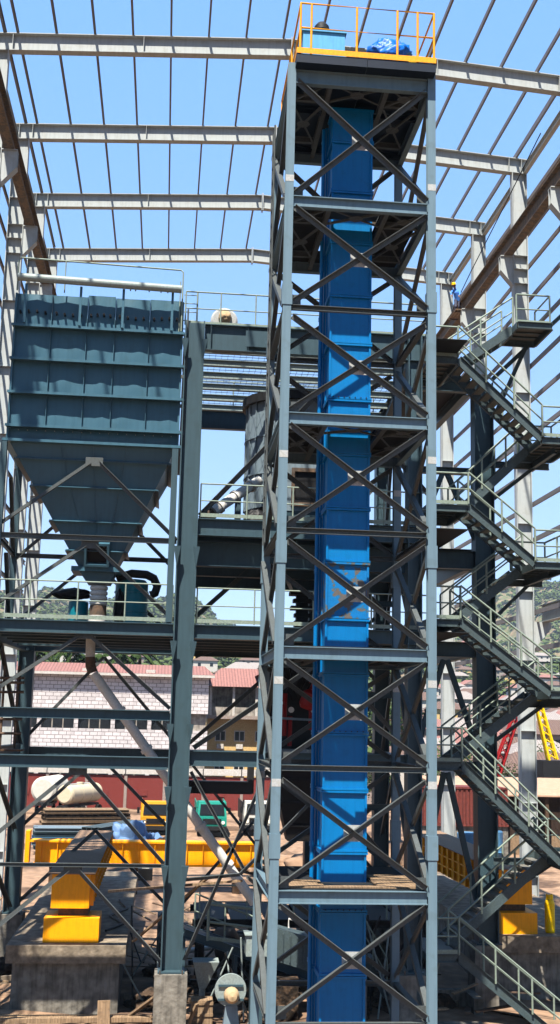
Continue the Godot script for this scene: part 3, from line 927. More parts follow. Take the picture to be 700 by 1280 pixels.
# ---------------------------------------------------------------- dust filter with hopper
func panel(x0, x1, y0, y1, z, sd):
	# thin sheet, slightly buckled
	var nx = 7
	var ny = 5
	var r = RandomNumberGenerator.new()
	r.seed = sd
	var ph = r.randf() * 6.0
	var am = r.randf_range(0.02, 0.045)
	var g = []
	var nn = []
	for j in ny + 1:
		var row = []
		for i in nx + 1:
			var u = float(i) / nx
			var w = float(j) / ny
			var b = am * sin(PI * u) * sin(PI * w) * (0.8 + 0.5 * sin(u * 7.0 + ph) ) + 0.006 * sin(u * 13.0 + ph * 2.0) * sin(PI * u)
			row.append(v(lerpf(x0, x1, u), lerpf(y0, y1, w), z + b))
		g.append(row)
	for j in ny + 1:
		var row = []
		for i in nx + 1:
			var a: Vector3 = g[j][maxi(i - 1, 0)]
			var b: Vector3 = g[j][mini(i + 1, nx)]
			var c: Vector3 = g[maxi(j - 1, 0)][i]
			var e: Vector3 = g[mini(j + 1, ny)][i]
			row.append((b - a).cross(e - c).normalized())
		nn.append(row)
	for j in ny:
		for i in nx:
			tri3(g[j][i], g[j][i + 1], g[j + 1][i + 1], nn[j][i], nn[j][i + 1], nn[j + 1][i + 1])
			tri3(g[j][i], g[j + 1][i + 1], g[j + 1][i], nn[j][i], nn[j + 1][i + 1], nn[j + 1][i])

func build_dust_filter():
	var s = thing("dust_filter", "large blue grey steel dust filter box above a pyramid hopper", "dust filter", v(-2.35, 12.0, -34.8))
	var X0 = -4.80
	var X1 = 0.12
	var zf = -33.12
	var zb = -36.6
	box(X0, X1, 17.2, 21.0, zb, zf - 0.02); var body := done("filter_body", "filter", s)
	tag(body, "", "")
	var xs = [X0, -3.74, -2.70, -1.88, -0.86, X1]
	var rows = [[20.66, 21.66], [19.64, 20.60], [18.62, 19.58], [17.62, 18.57], [17.24, 17.57]]
	for r in rows.size():
		for i in 5:
			var top: float = rows[r][1]
			if r == 0: top += [0.0, 0.0, 0.06, 0.02, 0.04][i]
			panel(xs[i] + 0.01, xs[i + 1] - 0.01, rows[r][0], top, zf, r * 7 + i + 40)
			var p = done("wall_panel", "filter", s)
			if r == 0:
				for k in 4:
					var hx = lerpf(xs[i], xs[i + 1], 0.14 + 0.23 * k)
					lathe(v(hx, 21.06 + 0.03 * sin(i * 3.0 + k), zf + 0.0), v(0, 0, 1), [[0.0, 0.034], [0.20, 0.034], [0.20, 0.022], [0.05, 0.022]], 10)
					done("pipe_stub", "dark_steel", p)
			if r < 4 and i > 0:
				cbox(v(xs[i], (rows[r][0] + rows[r][1]) / 2, zf + 0.05), v(0.014, rows[r][1] - rows[r][0] - 0.02, 0.10)); done("stiffener", "filter", s)
	for sx in [X0, X1]:
		cbox(v(sx, 19.43, zf + 0.045), v(0.06, 4.44, 0.09)); done("corner_post", "filter", s)
	for y in [20.63, 19.61, 18.595, 17.595]:
		box(X0 - 0.06, X1 + 0.06, y - 0.018, y + 0.018, zf - 0.02, zf + 0.29)
		box(X0 - 0.06, X1 + 0.06, y - 0.06, y - 0.0185, zf + 0.275, zf + 0.29)
		done("ledge", "filter", s)
	box(X0 - 0.12, X1 + 0.12, 17.12, 17.2, zb - 0.1, zf + 0.22); done("bottom_flange", "filter", s)
	for k in 18:
		lathe(v(X0 + 0.3 + k * 0.26, 17.50, zf + 0.004), v(0, 0, 1), [[0, 0.014], [0.03, 0.014], [0.03, 0.0]], 6); done("bolt", "plate", s)
	# side wall ribs and pipe brackets on the right edge
	for y in [20.63, 19.61, 18.595, 17.595]:
		box(X1 + 0.062, X1 + 0.16, y - 0.05, y + 0.02, zb, zf + 0.24); done("side_rib", "filter", s)
	tube([v(0.28, 17.2, -32.95), v(0.28, 21.4, -32.95)], 0.03, 6); done("conduit", "brace", s)
	for y in [17.6, 18.4, 19.3, 20.4]:
		cbox(v(0.22, y, -32.95), v(0.16, 0.10, 0.06)); done("conduit_clip", "brace", s)
	# header pipe on stands, thin rail
	tube([v(-4.74, 22.02, -32.7), v(0.06, 21.92, -32.7)], 0.118, 14); done("header_pipe", "header", s)
	for x in [-4.5, -2.9, -1.65, -0.2]:
		box(x - 0.035, x + 0.035, 20.66, 21.86, -32.86, -32.79); done("header_stand", "filter", s)
	for k in 5:
		var x: float = [-1.45, -1.3, -0.9, -0.55, -0.35][k]
		tube([v(x, 21.86, -32.7), v(x, 21.78, -32.7)], 0.022, 6); done("nozzle", "header", s)
	tube([v(-4.78, 21.7, -32.95), v(-4.78, 22.62, -32.95), v(-4.72, 22.72, -32.95), v(0.02, 22.62, -32.95), v(0.09, 22.55, -32.95), v(0.09, 20.7, -32.95)], 0.025, 6); done("top_rail", "rail", s)
	tube([v(0.02, 20.7, -33.05), v(0.02, 22.3, -33.05)], 0.02, 6); done("rail_post", "rail", s)
	tube([v(-3.4, 21.7, -32.95), v(-3.4, 22.7, -32.95)], 0.02, 6); done("rail_post", "rail", s)
	# ladder by the column
	for k in 5:
		tube([v(0.14, 20.9 + k * 0.27, -33.3), v(0.55, 20.9 + k * 0.27, -33.3)], 0.016, 5); done("rung", "rail", s)
	tube([v(0.55, 20.8, -33.3), v(0.55, 22.1, -33.3)], 0.03, 6); done("ladder_rail", "rail", s)
	# pyramid hopper in four plates
	var a = [v(-4.72, 17.12, zf + 0.02), v(0.06, 17.12, zf + 0.02), v(0.06, 17.12, zb), v(-4.72, 17.12, zb)]
	var b = [v(-2.66, 13.72, -34.35), v(-1.56, 13.72, -34.35), v(-1.56, 13.72, -35.35), v(-2.66, 13.72, -35.35)]
	for i in 4:
		var j = (i + 1) % 4
		var mid: Vector3 = (a[0] + a[2]) * 0.5 - Vector3(0, 1.5, 0)
		face(a[i], a[j], b[j], b[i], mid)
		done("hopper_plate", "filter", s)
	for t in [0.12, 0.34, 0.62, 0.86]:
		for i in [0, 1, 3]:
			var j = (i + 1) % 4
			var p: Vector3 = a[i].lerp(b[i], t)
			var q: Vector3 = a[j].lerp(b[j], t)
			var outd = ((a[j] - a[i]).cross(b[i] - a[i])).normalized()
			if outd.dot(p - v(-2.2, p.y, -34.8)) < 0.0: outd = -outd
			var ex: Vector3 = (q - p).normalized() * 0.1
			bar("hopper_rib", "filter", s, p_rect(0.02, 0.13), p - ex + outd * 0.06, q + ex + outd * 0.06, outd)
	for u in [0.3, 0.5, 0.7]:
		bar("hopper_seam", "filter", s, p_rect(0.02, 0.03), a[0].lerp(a[1], u) + v(0, 0, 0.012), b[0].lerp(b[1], u) + v(0, 0, 0.012), v(0, 0, 1))
	# manhole low on the front plate
	var mh: Vector3 = (a[0] + a[1]) * 0.5
	var ml: Vector3 = (b[0] + b[1]) * 0.5
	mh = mh.lerp(ml, 0.955)
	var nf = (a[1] - a[0]).cross(b[0] - a[0]).normalized()
	if nf.z < 0.0: nf = -nf
	var bs = Basis(Vector3.RIGHT, nf.cross(Vector3.RIGHT), nf)
	mh += nf * 0.16 + v(0, 0.25, 0.08)
	for q in [[-0.33, 0.0, 0.07, 0.70], [0.33, 0.0, 0.07, 0.70], [0.0, 0.315, 0.59, 0.07], [0.0, -0.315, 0.59, 0.07]]:
		cbox(mh + bs * v(q[0], q[1], 0), v(q[2], q[3], 0.30), bs)
	var fr = done("manhole_frame", "filter", s)
	cbox(mh - nf * 0.10, v(0.58, 0.55, 0.02), bs); done("manhole_opening", "black", fr)
	# neck, slide gate and rotary valve
	box(-2.86, -1.42, 13.58, 13.72, -35.5, -34.2); done("outlet_flange", "filter", s)
	hexa([v(-2.38, 13.25, -35.1), v(-1.72, 13.25, -35.1), v(-1.72, 13.25, -34.5), v(-2.38, 13.25, -34.5), v(-2.62, 13.58, -35.3), v(-1.58, 13.58, -35.3), v(-1.58, 13.58, -34.4), v(-2.62, 13.58, -34.4)]); done("outlet_neck", "filter", s)
	for k in 4:
		lathe(v(-2.05, 13.22 - k * 0.15, -34.8), Vector3.DOWN, [[0.0, 0.22], [0.04, 0.27], [0.11, 0.27], [0.15, 0.22]], 14); done("flexible_sleeve", "pipe_white", s)
	lathe(v(-2.05, 12.62, -34.8), Vector3.DOWN, [[0, 0.0], [0.0, 0.25], [0.3, 0.25], [0.3, 0.0]], 12); done("rotary_valve", "rusty", s)
	lathe(v(-2.05, 12.32, -34.8), Vector3.DOWN, [[0, 0.0], [0.0, 0.27], [0.29, 0.27], [0.29, 0.0]], 12); done("valve_foot", "pipe_white", s)

# ---------------------------------------------------------------- stair tower
func flight(s, a: Vector3, b: Vector3, w, rail_front, rail_back):
	# a: upper end, b: lower end on the front stringer line; w: width towards the back
	var back = v(0, 0, -w)
	for o in [Vector3.ZERO, back]:
		ext(p_c(0.28, 0.08, 0.012), a + o - v(0, 0.06, 0), b + o - v(0, 0.06, 0))
		var st = done("stringer", "stair", s)
		tag(st, "", "")
	var n = maxi(4, int(round(absf(a.y - b.y) / 0.205)))
	for k in range(1, n):
		var p = a.lerp(b, float(k) / n)
		box(p.x - 0.15, p.x + 0.13, p.y - 0.03, p.y + 0.0, p.z - w + 0.04, p.z - 0.04)
		box(p.x - 0.15, p.x - 0.14, p.y - 0.07, p.y - 0.031, p.z - w + 0.04, p.z - 0.04)
		done("tread", "tread", s)
	if rail_front: handrail(s, [a + v(0, 0.04, 0.045), b + v(0, 0.04, 0.045)], "rail", 1.0, 1.25, 0.032, false)
	if rail_back: handrail(s, [a + back + v(0, 0.04, -0.045), b + back + v(0, 0.04, -0.045)], "rail", 1.0, 1.25, 0.032, false)

func landing(s, x0, x1, y, z0, z1):
	# plate with channel edge, joists below; z0 front, z1 back
	box(x0, x1, y, y + 0.012, z1, z0); done("landing_plate", "tread", s)
	for z in [z0, z1]:
		bar("landing_beam", "stair", s, p_c(0.22, 0.08, 0.012), v(x0, y - 0.112, z), v(x1, y - 0.112, z))
	for x in [x0, x1]:
		bar("landing_beam", "stair", s, p_c(0.22, 0.08, 0.012), v(x, y - 0.112, z0 - 0.05), v(x, y - 0.112, z1 + 0.05))
	var k = 1
	while z0 - k * 0.45 > z1 + 0.2:
		bar("joist", "stair", s, p_l(0.07, 0.01), v(x0 + 0.05, y - 0.045, z0 - k * 0.45), v(x1 - 0.05, y - 0.045, z0 - k * 0.45))
		k += 1

func build_stairs():
	var s = thing("stair_tower", "zigzag grey steel stairs with pale handrails climbing beside the tower", "stairs", v(10.2, 0.8, -35.6))
	var zf = -34.3
	var zm = -35.62
	var L = [[8.85, 20.80], [9.15, 16.05], [8.88, 12.50], [8.90, 8.26], [8.78, 2.84]]
	var R = [[11.55, 18.34], [11.25, 14.36], [11.69, 10.42], [11.91, 5.49]]
	for i in L.size():
		landing(s, 7.9, L[i][0], L[i][1], zf, -36.85)
		handrail(s, [v(7.9, L[i][1], zf + 0.02), v(L[i][0], L[i][1], zf + 0.02)], "rail", 1.0, 1.0, 0.032)
		if i < 4:
			flight(s, v(L[i][0], L[i][1], zf), v(R[i][0], R[i][1], zf), 1.2, true, true)
			flight(s, v(R[i][0], R[i][1], zm), v(L[i + 1][0], L[i + 1][1], zm), 1.2, true, true)
			landing(s, R[i][0], R[i][0] + 1.15, R[i][1], zf, -36.85)
			handrail(s, [v(R[i][0], R[i][1], zf + 0.02), v(R[i][0] + 1.12, R[i][1], zf + 0.02), v(R[i][0] + 1.12, R[i][1], -36.7), v(R[i][0], R[i][1], -36.7)], "rail", 1.0, 1.1, 0.032)
			# knee braces to the stair column
			for z in [-36.9]:
				bar("knee_brace", "stair", s, p_i(0.12, 0.12, 0.01, 0.014), v(10.75, R[i][1] - 1.5, -37.0), v(R[i][0] + 0.75, R[i][1] - 0.24, z + 0.1))
				bar("landing_support", "stair", s, p_i(0.22, 0.12, 0.01, 0.014), v(10.6, R[i][1] - 0.34, -36.95), v(R[i][0] + 1.1, R[i][1] - 0.34, -36.95))
				bar("landing_support", "stair", s, p_i(0.22, 0.12, 0.01, 0.014), v(R[i][0] + 0.5, R[i][1] - 0.34, -37.0), v(R[i][0] + 0.5, R[i][1] - 0.34, -34.6))
	# bottom flight and the short flight to the roof landing
	flight(s, v(8.78, 2.84, zf), v(12.0, 0.35, zf), 1.2, true, true)
	flight(s, v(11.05, 22.38, zm), v(8.85, 20.80, zm), 1.2, true, true)
	landing(s, 11.05, 12.2, 22.38, zf - 0.7, -36.85)
	handrail(s, [v(11.05, 22.38, -35.18), v(12.18, 22.38, -35.18), v(12.18, 22.38, -36.72)], "rail", 1.0, 1.1, 0.032)
	bar("knee_brace", "stair", s, p_i(0.14, 0.14, 0.01, 0.014), v(10.75, 19.6, -37.0), v(11.9, 22.2, -36.8))
	bar("knee_brace", "stair", s, p_i(0.14, 0.14, 0.01, 0.014), v(10.75, 21.0, -37.0), v(13.2, 23.4, -36.9))

# ---------------------------------------------------------------- equipment on the decks
func build_plant_equipment():
	# silo with standing seam cladding
	var s = thing("silo", "grey clad round silo with dark rim behind the tower", "silo", v(4.15, 15.1, -39.3))
	var c = v(4.15, 0, -39.3)
	var r = 1.62
	for k in 26:
		var a0 = TAU * k / 26
		lathe(v(c.x, 16.45, c.z), Vector3.UP, [[0.0, r], [1.3, r], [2.6, r], [3.72, r]], 2, a0, a0 + TAU / 26 * 0.965)
		var p = done("cladding_panel", "silo", s)
		var u = Vector3.UP.cross(Vector3.RIGHT).normalized()
		var w = Vector3.UP.cross(u)
		var dr = u * cos(a0) + w * sin(a0)
		cbox(v(c.x, 18.3, c.z) + dr * (r + 0.015), v(0.05, 3.7, 0.05), Basis(Vector3.UP, atan2(dr.x, dr.z)))
		done("seam", "silo", p)
	lathe(v(c.x, 20.14, c.z), Vector3.UP, [[0.0, 1.6], [0.0, 1.78], [0.30, 1.78], [0.34, 1.6], [0.5, 0.0]], 32); done("rim", "dark_steel", s)
	lathe(v(c.x, 16.44, c.z), Vector3.DOWN, [[0.0, 1.6], [0.5, 1.5], [0.9, 1.0], [0.9, 0.0]], 24); done("cone", "dark_steel", s)
	for k in 4:
		var a = TAU * (k + 0.5) / 4
		bar("leg", "process", s, p_rect(0.16, 0.16), v(c.x + cos(a) * 1.45, 15.1, c.z + sin(a) * 1.45), v(c.x + cos(a) * 1.45, 16.6, c.z + sin(a) * 1.45))
	for y in [17.6, 18.9]:
		lathe(v(c.x, y, c.z), Vector3.UP, [[0.0, r + 0.01], [0.0, r + 0.06], [0.05, r + 0.06], [0.05, r + 0.01]], 30); done("band", "silo", s)
	# feed chute with a dark window
	s = thing("feed_chute", "grey steel feed box with a square black opening", "chute", v(4.1, 15.1, -35.9))
	box(3.26, 4.86, 15.95, 17.62, -36.6, -35.9); var bd := done("body", "silo", s)
	for q in [[3.80, 4.70, 17.22, 17.34], [3.80, 4.70, 16.10, 16.22], [3.80, 3.90, 16.22, 17.22], [4.60, 4.70, 16.22, 17.22]]:
		box(q[0], q[1], q[2], q[3], -35.898, -35.80); done("opening_frame", "rusty", bd)
	box(3.90, 4.60, 16.22, 17.22, -35.898, -35.89); done("opening", "black", bd)
	hexa([v(3.6, 15.12, -36.5), v(4.6, 15.12, -36.5), v(4.6, 15.12, -36.0), v(3.6, 15.12, -36.0), v(3.3, 15.95, -36.58), v(4.8, 15.95, -36.58), v(4.8, 15.95, -35.92), v(3.3, 15.95, -35.92)]); done("skirt", "process", s)
	# screw feeder duct to the silo
	s = thing("inclined_duct", "dirty white round duct rising to the silo", "duct", v(1.2, 15.1, -36.6))
	tube([v(1.05, 15.62, -36.6), v(1.35, 15.95, -36.6)], 0.22, 12); done("inlet", "rusty", s)
	tube([v(1.35, 15.95, -36.6), v(2.9, 17.25, -37.6)], 0.17, 12); done("tube", "pipe_white", s)
	for t in [0.12, 0.45, 0.8]:
		var p = v(1.35, 15.95, -36.6).lerp(v(2.9, 17.25, -37.6), t)
		tube([p, p + v(0.06, 0.05, -0.04)], 0.22, 12); done("flange", "pipe_white", s)
	box(2.08, 2.28, 15.1, 16.55, -37.2, -37.0); done("support", "process", s)
	crumple(v(2.75, 15.45, -36.2), v(0.5, 0.5, 0.4), 5, 0.25); tag(done("covered_machine", "tarp_black"), "black wrapped bundle on the deck below the silo", "bundle")
	# hopper and valve hanging under the deck
	s = thing("surge_hopper", "dark conical hopper with flanged valve hanging under the middle deck", "hopper", v(4.45, 12.1, -37.8))
	hexa([v(4.1, 13.62, -38.2), v(4.85, 13.62, -38.2), v(4.85, 13.62, -37.5), v(4.1, 13.62, -37.5), v(3.5, 14.9, -38.7), v(5.2, 14.9, -38.7), v(5.2, 14.9, -37.0), v(3.5, 14.9, -37.0)]); done("cone", "process", s)
	for k in 4:
		var w: float = [0.42, 0.30, 0.38, 0.26][k]
		box(4.45 - w, 4.45 + w, 13.58 - k * 0.24 - 0.12, 13.58 - k * 0.24, -37.85 - w * 0.7, -37.85 + w * 0.7); done("flange", "dark_steel", s)
		box(4.45 - 0.2, 4.45 + 0.2, 13.46 - k * 0.24 - 0.12, 13.46 - k * 0.24, -38.0, -37.7); done("neck", "dark_steel", s)
	box(4.2, 4.7, 12.03, 12.62, -38.1, -37.6); done("valve_body", "dark_steel", s)
	# roof deck fan
	s = thing("roof_fan", "small pale fan housing with tan wrapped motor on the top deck", "fan", v(1.4, 21.0, -34))
	lathe(v(1.4, 21.42, -34.25), v(0, 0, 1), [[0.0, 0.0], [0.0, 0.36], [0.05, 0.42], [0.4, 0.42], [0.45, 0.36], [0.45, 0.0]], 20); done("housing", "plate", s)
	crumple(v(1.42, 21.5, -33.75), v(0.20, 0.22, 0.2), 17, 0.2); done("wrapped_motor", "cloth", s)
	box(1.0, 1.8, 21.0, 21.12, -34.3, -33.7); done("base_frame", "process", s)
	# red valve train seen behind the tower
	s = thing("burner_panel", "grey skid carrying red valves and black hoses inside the frame", "machine", v(4.2, 8.5, -36.2))
	box(3.1, 4.95, 8.3, 8.5, -36.8, -35.8); done("skid", "silo", s)
	box(3.2, 4.9, 8.5, 11.2, -36.85, -36.75); done("back_panel", "deck", s)
	for x in [3.2, 4.85]: bar("frame_post", "silo", s, p_rect(0.09, 0.09), v(x, 8.5, -35.9), v(x, 11.3, -35.9))
	bar("frame_beam", "silo", s, p_rect(0.12, 0.12), v(3.1, 11.3, -35.9), v(4.95, 11.3, -35.9))
	for q in [[3.75, 8.9, 0.10, 1.3], [4.62, 9.1, 0.09, 1.5], [3.95, 8.6, 0.07, 0.9]]:
		tube([v(q[0], q[1], -36.2), v(q[0], q[1] + q[3], -36.2)], q[2], 10); done("red_pipe", "red", s)
	lathe(v(4.42, 9.75, -36.0), v(0.3, 1, 0.2), [[0, 0], [0.0, 0.2], [0.12, 0.27], [0.5, 0.25], [0.62, 0.1], [0.62, 0]], 14); done("red_vessel", "red", s)
	for k in 7:
		var x = 3.5 + k * 0.2
		tube([v(x, 11.15, -36.3), v(x + 0.1, 10.6, -36.1), v(x - 0.05, 10.3, -36.2), v(x + 0.12, 10.0, -36.3)], 0.04, 6); done("hose", "black", s)
	for k in 4:
		lathe(v(3.6 + k * 0.35, 9.9 - 0.2 * (k % 2), -35.95), v(0, 0, 1), [[0, 0], [0, 0.09], [0.05, 0.09], [0.05, 0]], 12); done("gauge", "pipe_white", s)
	bar("cross_pipe", "silo", s, p_rect(0.07, 0.07), v(3.3, 9.45, -36.05), v(4.8, 9.4, -36.05))
	# blowers under the filter
	s = thing("teal_blower", "large teal drum half covered in black sheeting under the filter", "blower", v(-1.1, 12.03, -35.6))
	lathe(v(-1.1, 12.05, -35.6), Vector3.UP, [[0, 0], [0.0, 0.46], [0.06, 0.5], [1.36, 0.5], [1.46, 0.42], [1.5, 0.0]], 24); done("drum", "teal", s)
	for y in [12.5, 13.1]:
		lathe(v(-1.1, y, -35.6), Vector3.UP, [[0, 0.49], [0.0, 0.53], [0.05, 0.53], [0.05, 0.49]], 24); done("hoop", "teal", s)
	tube([v(-1.55, 13.52, -35.2), v(-1.1, 13.66, -35.1), v(-0.66, 13.64, -35.1), v(-0.44, 13.54, -35.1), v(-0.32, 13.3, -35.1), v(-0.38, 13.08, -35.1), v(-0.52, 13.02, -35.1)], 0.13, 12); done("suction_hose", "tarp_black", s)
	crumple(v(-1.42, 12.6, -35.28), v(0.18, 0.56, 0.28), 33, 0.3); done("sheet_cover", "tarp_black", s)
	s = thing("small_teal_tank", "small teal tank with black sheeting on top beside the rotary valve", "tank", v(-2.72, 12.03, -35.2))
	lathe(v(-2.66, 12.05, -35.2), Vector3.UP, [[0, 0], [0.0, 0.3], [0.7, 0.3], [0.75, 0.0]], 18); done("drum", "teal", s)
	crumple(v(-2.85, 12.98, -35.15), v(0.55, 0.17, 0.3), 61, 0.3); done("sheet_cover", "tarp_black", s)
	# long dust pipe from the deck to the ground
	s = thing("dust_pipe", "long dirty white pipe slanting down from the filter deck to the ground", "pipe", v(-2.2, 4.0, -35))
	tube([v(-2.24, 11.95, -35.0), v(-2.22, 11.1, -35.0)], 0.14, 12); done("drop_pipe", "pipe_white", s)
	tube([v(-2.22, 11.1, -35.0), v(-2.2, 10.85, -35.0), v(-2.12, 10.65, -35.0)], 0.15, 12); done("elbow", "rusty", s)
	var pa = v(-2.12, 10.65, -35.0)
	var pb = v(2.95, 4.0, -35.6)
	for k in 6:
		tube([pa.lerp(pb, k / 6.0 + 0.004), pa.lerp(pb, (k + 1) / 6.0 - 0.004)], 0.145, 14); done("pipe_length", "pipe_white", s)
		if k > 0:
			tube([pa.lerp(pb, k / 6.0 - 0.006), pa.lerp(pb, k / 6.0 + 0.006)], 0.19, 14); done("pipe_flange", "pipe_white", s)

# ---------------------------------------------------------------- foundations, girders, gas bottle
func plinth(label, x0, x1, z0, z1, top, bottom):
	var s = thing("concrete_foundation", label, "foundation", v((x0 + x1) / 2, bottom, (z0 + z1) / 2), "kiln foundations")
	# rough cast block: lip slab over a wall, with board seams
	box(x0, x1, top - 0.50, top, z1, z0); done("cap_slab", "cast", s)
	box(x0 + 0.18, x1 - 0.18, bottom, top - 0.502, z1 + 0.1, z0 - 0.22); var w := done("block_wall", "concrete", s)
	var k = 0
	var x: float = x0 + 0.75
	while x < x1 - 0.5:
		box(x - 0.012, x + 0.012, bottom, top - 0.51, z0 - 0.2195, z0 - 0.208); done("form_seam", "concrete", w)
		x += 0.78
		k += 1
	return s

func kiln_girder(label, x0, x1, z0, z1, y0, y1, left_face):
	var s = thing("kiln_girder", label, "girder", v((x0 + x1) / 2, y0, (z0 + z1) / 2), "yellow kiln girders")
	box(x0, x1, y0, y1 - 0.03, z1, z0); done("box_web", "yellow", s)
	var z: float = z0 + 0.06
	while z > z1:
		var zn = maxf(z - 2.4, z1)
		box(x0 - 0.14, x1 + 0.14, y1 - 0.028, y1, zn + 0.01, z); done("top_plate", "brown_plate", s)
		z = zn
	# ribs on the long side
	var n = 16
	for k in n:
		var zz = lerpf(z0 - 0.3, z1 + 0.3, float(k) / (n - 1))
		var xx: float = x0 - 0.06 if left_face else x1 + 0.06
		cbox(v(xx, (y0 + y1) / 2, zz), v(0.118, y1 - y0 - 0.08, 0.03)); done("rib", "yellow", s)
		if k < n - 1:
			for f in [0.33, 0.66]:
				cbox(v(xx, lerpf(y0, y1, f), zz - 0.43), v(0.10, 0.03, 0.80)); done("rib", "yellow", s)
	return s

func build_foundations():
	plinth("long stained concrete foundation carrying the left yellow girder", -4.28, -0.80, -36.0, -53.0, 2.72, 0.2)
	plinth("concrete foundation at the right behind the bottom stairs", 10.75, 15.2, -38.0, -54.0, 2.70, 0.2)
	var g = kiln_girder("yellow box girder with brown top on the left foundation", -3.12, -1.98, -36.7, -50.5, 3.66, 4.68, false)
	box(-3.28, -1.64, 2.722, 3.42, -37.9, -36.45); done("bearing_block", "yellow", g)
	box(-2.9, -2.0, 3.422, 3.658, -38.2, -36.95); done("shim", "rusty", g)
	g = kiln_girder("yellow ribbed girder with brown top on the right foundation", 11.20, 12.36, -38.6, -52.0, 3.60, 4.72, true)
	box(11.24, 12.46, 2.702, 3.36, -39.8, -38.4); done("bearing_block", "yellow", g)
	box(11.3, 12.2, 3.362, 3.598, -39.9, -38.85); done("shim", "rusty", g)
	# long yellow beam lying across the yard
	var b = thing("crane_beam_spare", "long yellow box beam lying across the yard behind the columns", "beam", v(-0.6, 0, -66))
	box(-6.6, 5.45, 1.52, 2.62, -66.6, -66.0); done("web", "yellow", b)
	box(-6.9, 5.6, 2.622, 2.72, -66.8, -65.8); done("top_flange", "yellow", b)
	box(-6.7, 5.5, 1.41, 1.518, -66.8, -65.8); done("bottom_flange", "yellow", b)
	for k in 14:
		box(-6.3 + k * 0.88, -6.27 + k * 0.88, 1.522, 2.618, -65.998, -65.84); done("rib", "yellow", b)
	box(-7.15, -6.92, 1.5, 3.2, -66.7, -65.9); done("end_plate", "yellow", b)
	for x in [-5.6, -1.2, 4.4]:
		box(x - 0.2, x + 0.2, gy(x, 66.0) - 0.1, 1.408, -66.7, -65.9); tag(done("timber_block", "wood_dark"), "timber block under the long yellow beam", "block", "blocks under the yellow beam")
	# pedestals
	for i in 4:
		for q in [[PX[i], ZF], [PB[i], ZB]]:
			if i == 0 and q[1] == ZF: continue
			var o = thing("concrete_pedestal", "pale streaked concrete pedestal under the main blue grey column" if (i == 1 and q[1] == ZF) else ["concrete pedestal under the back left frame column by the left foundation", "concrete pedestal hidden behind the main column", "concrete pedestal behind the blue casing in the front row", "concrete pedestal behind the right tower post in the front row"][i] if q[1] == ZF or i == 0 else ["", "concrete pedestal of the rear column in line with the main column", "concrete pedestal of the rear column behind the blue casing", "concrete pedestal of the rear column behind the right tower post"][i], "pedestal", v(q[0], 0.5, q[1]), "column pedestals")
			box(q[0] - 0.44, q[0] + 0.44, 0.4, 2.61, q[1] - 0.44, q[1] + 0.44); done("block", "concrete", o)
			for dx in [-0.3, 0.3]:
				tube([v(q[0] + dx, 2.6, q[1] + 0.38), v(q[0] + dx, 2.72, q[1] + 0.38)], 0.02, 6); done("anchor_bolt", "rusty", o)
	var o2 = thing("concrete_pedestal", "concrete pedestal under the column behind the stairs", "pedestal", v(10.45, 0.5, -37.3), "column pedestals")
	box(9.95, 10.7, 0.4, 2.61, -37.75, -36.85); done("block", "concrete", o2)
	# gas bottle
	var gb = thing("gas_cylinder", "yellow gas cylinder standing on the right concrete foundation", "gas cylinder", v(12.98, 2.7, -38.7))
	lathe(v(12.98, 2.71, -38.7), Vector3.UP, [[0, 0], [0.0, 0.15], [0.04, 0.165], [0.92, 0.165], [1.02, 0.13], [1.07, 0.06], [1.07, 0.0]], 18); done("body", "gas_yellow", gb)
	lathe(v(12.98, 3.76, -38.7), Vector3.UP, [[0, 0.12], [0.16, 0.12], [0.16, 0.10], [0.02, 0.10]], 14, 0.6, 5.6); done("collar", "gas_yellow", gb)
	tube([v(12.98, 3.76, -38.7), v(12.98, 3.88, -38.7)], 0.035, 8); done("valve", "rusty", gb)

# ---------------------------------------------------------------- loose things round the foundations
func plank(a: Vector3, b: Vector3, w, t, label, m = "wood", group = "loose site timber"):
	ext(p_rect(w, t), a, b)
	tag(done("plank", m), label, "plank", group)

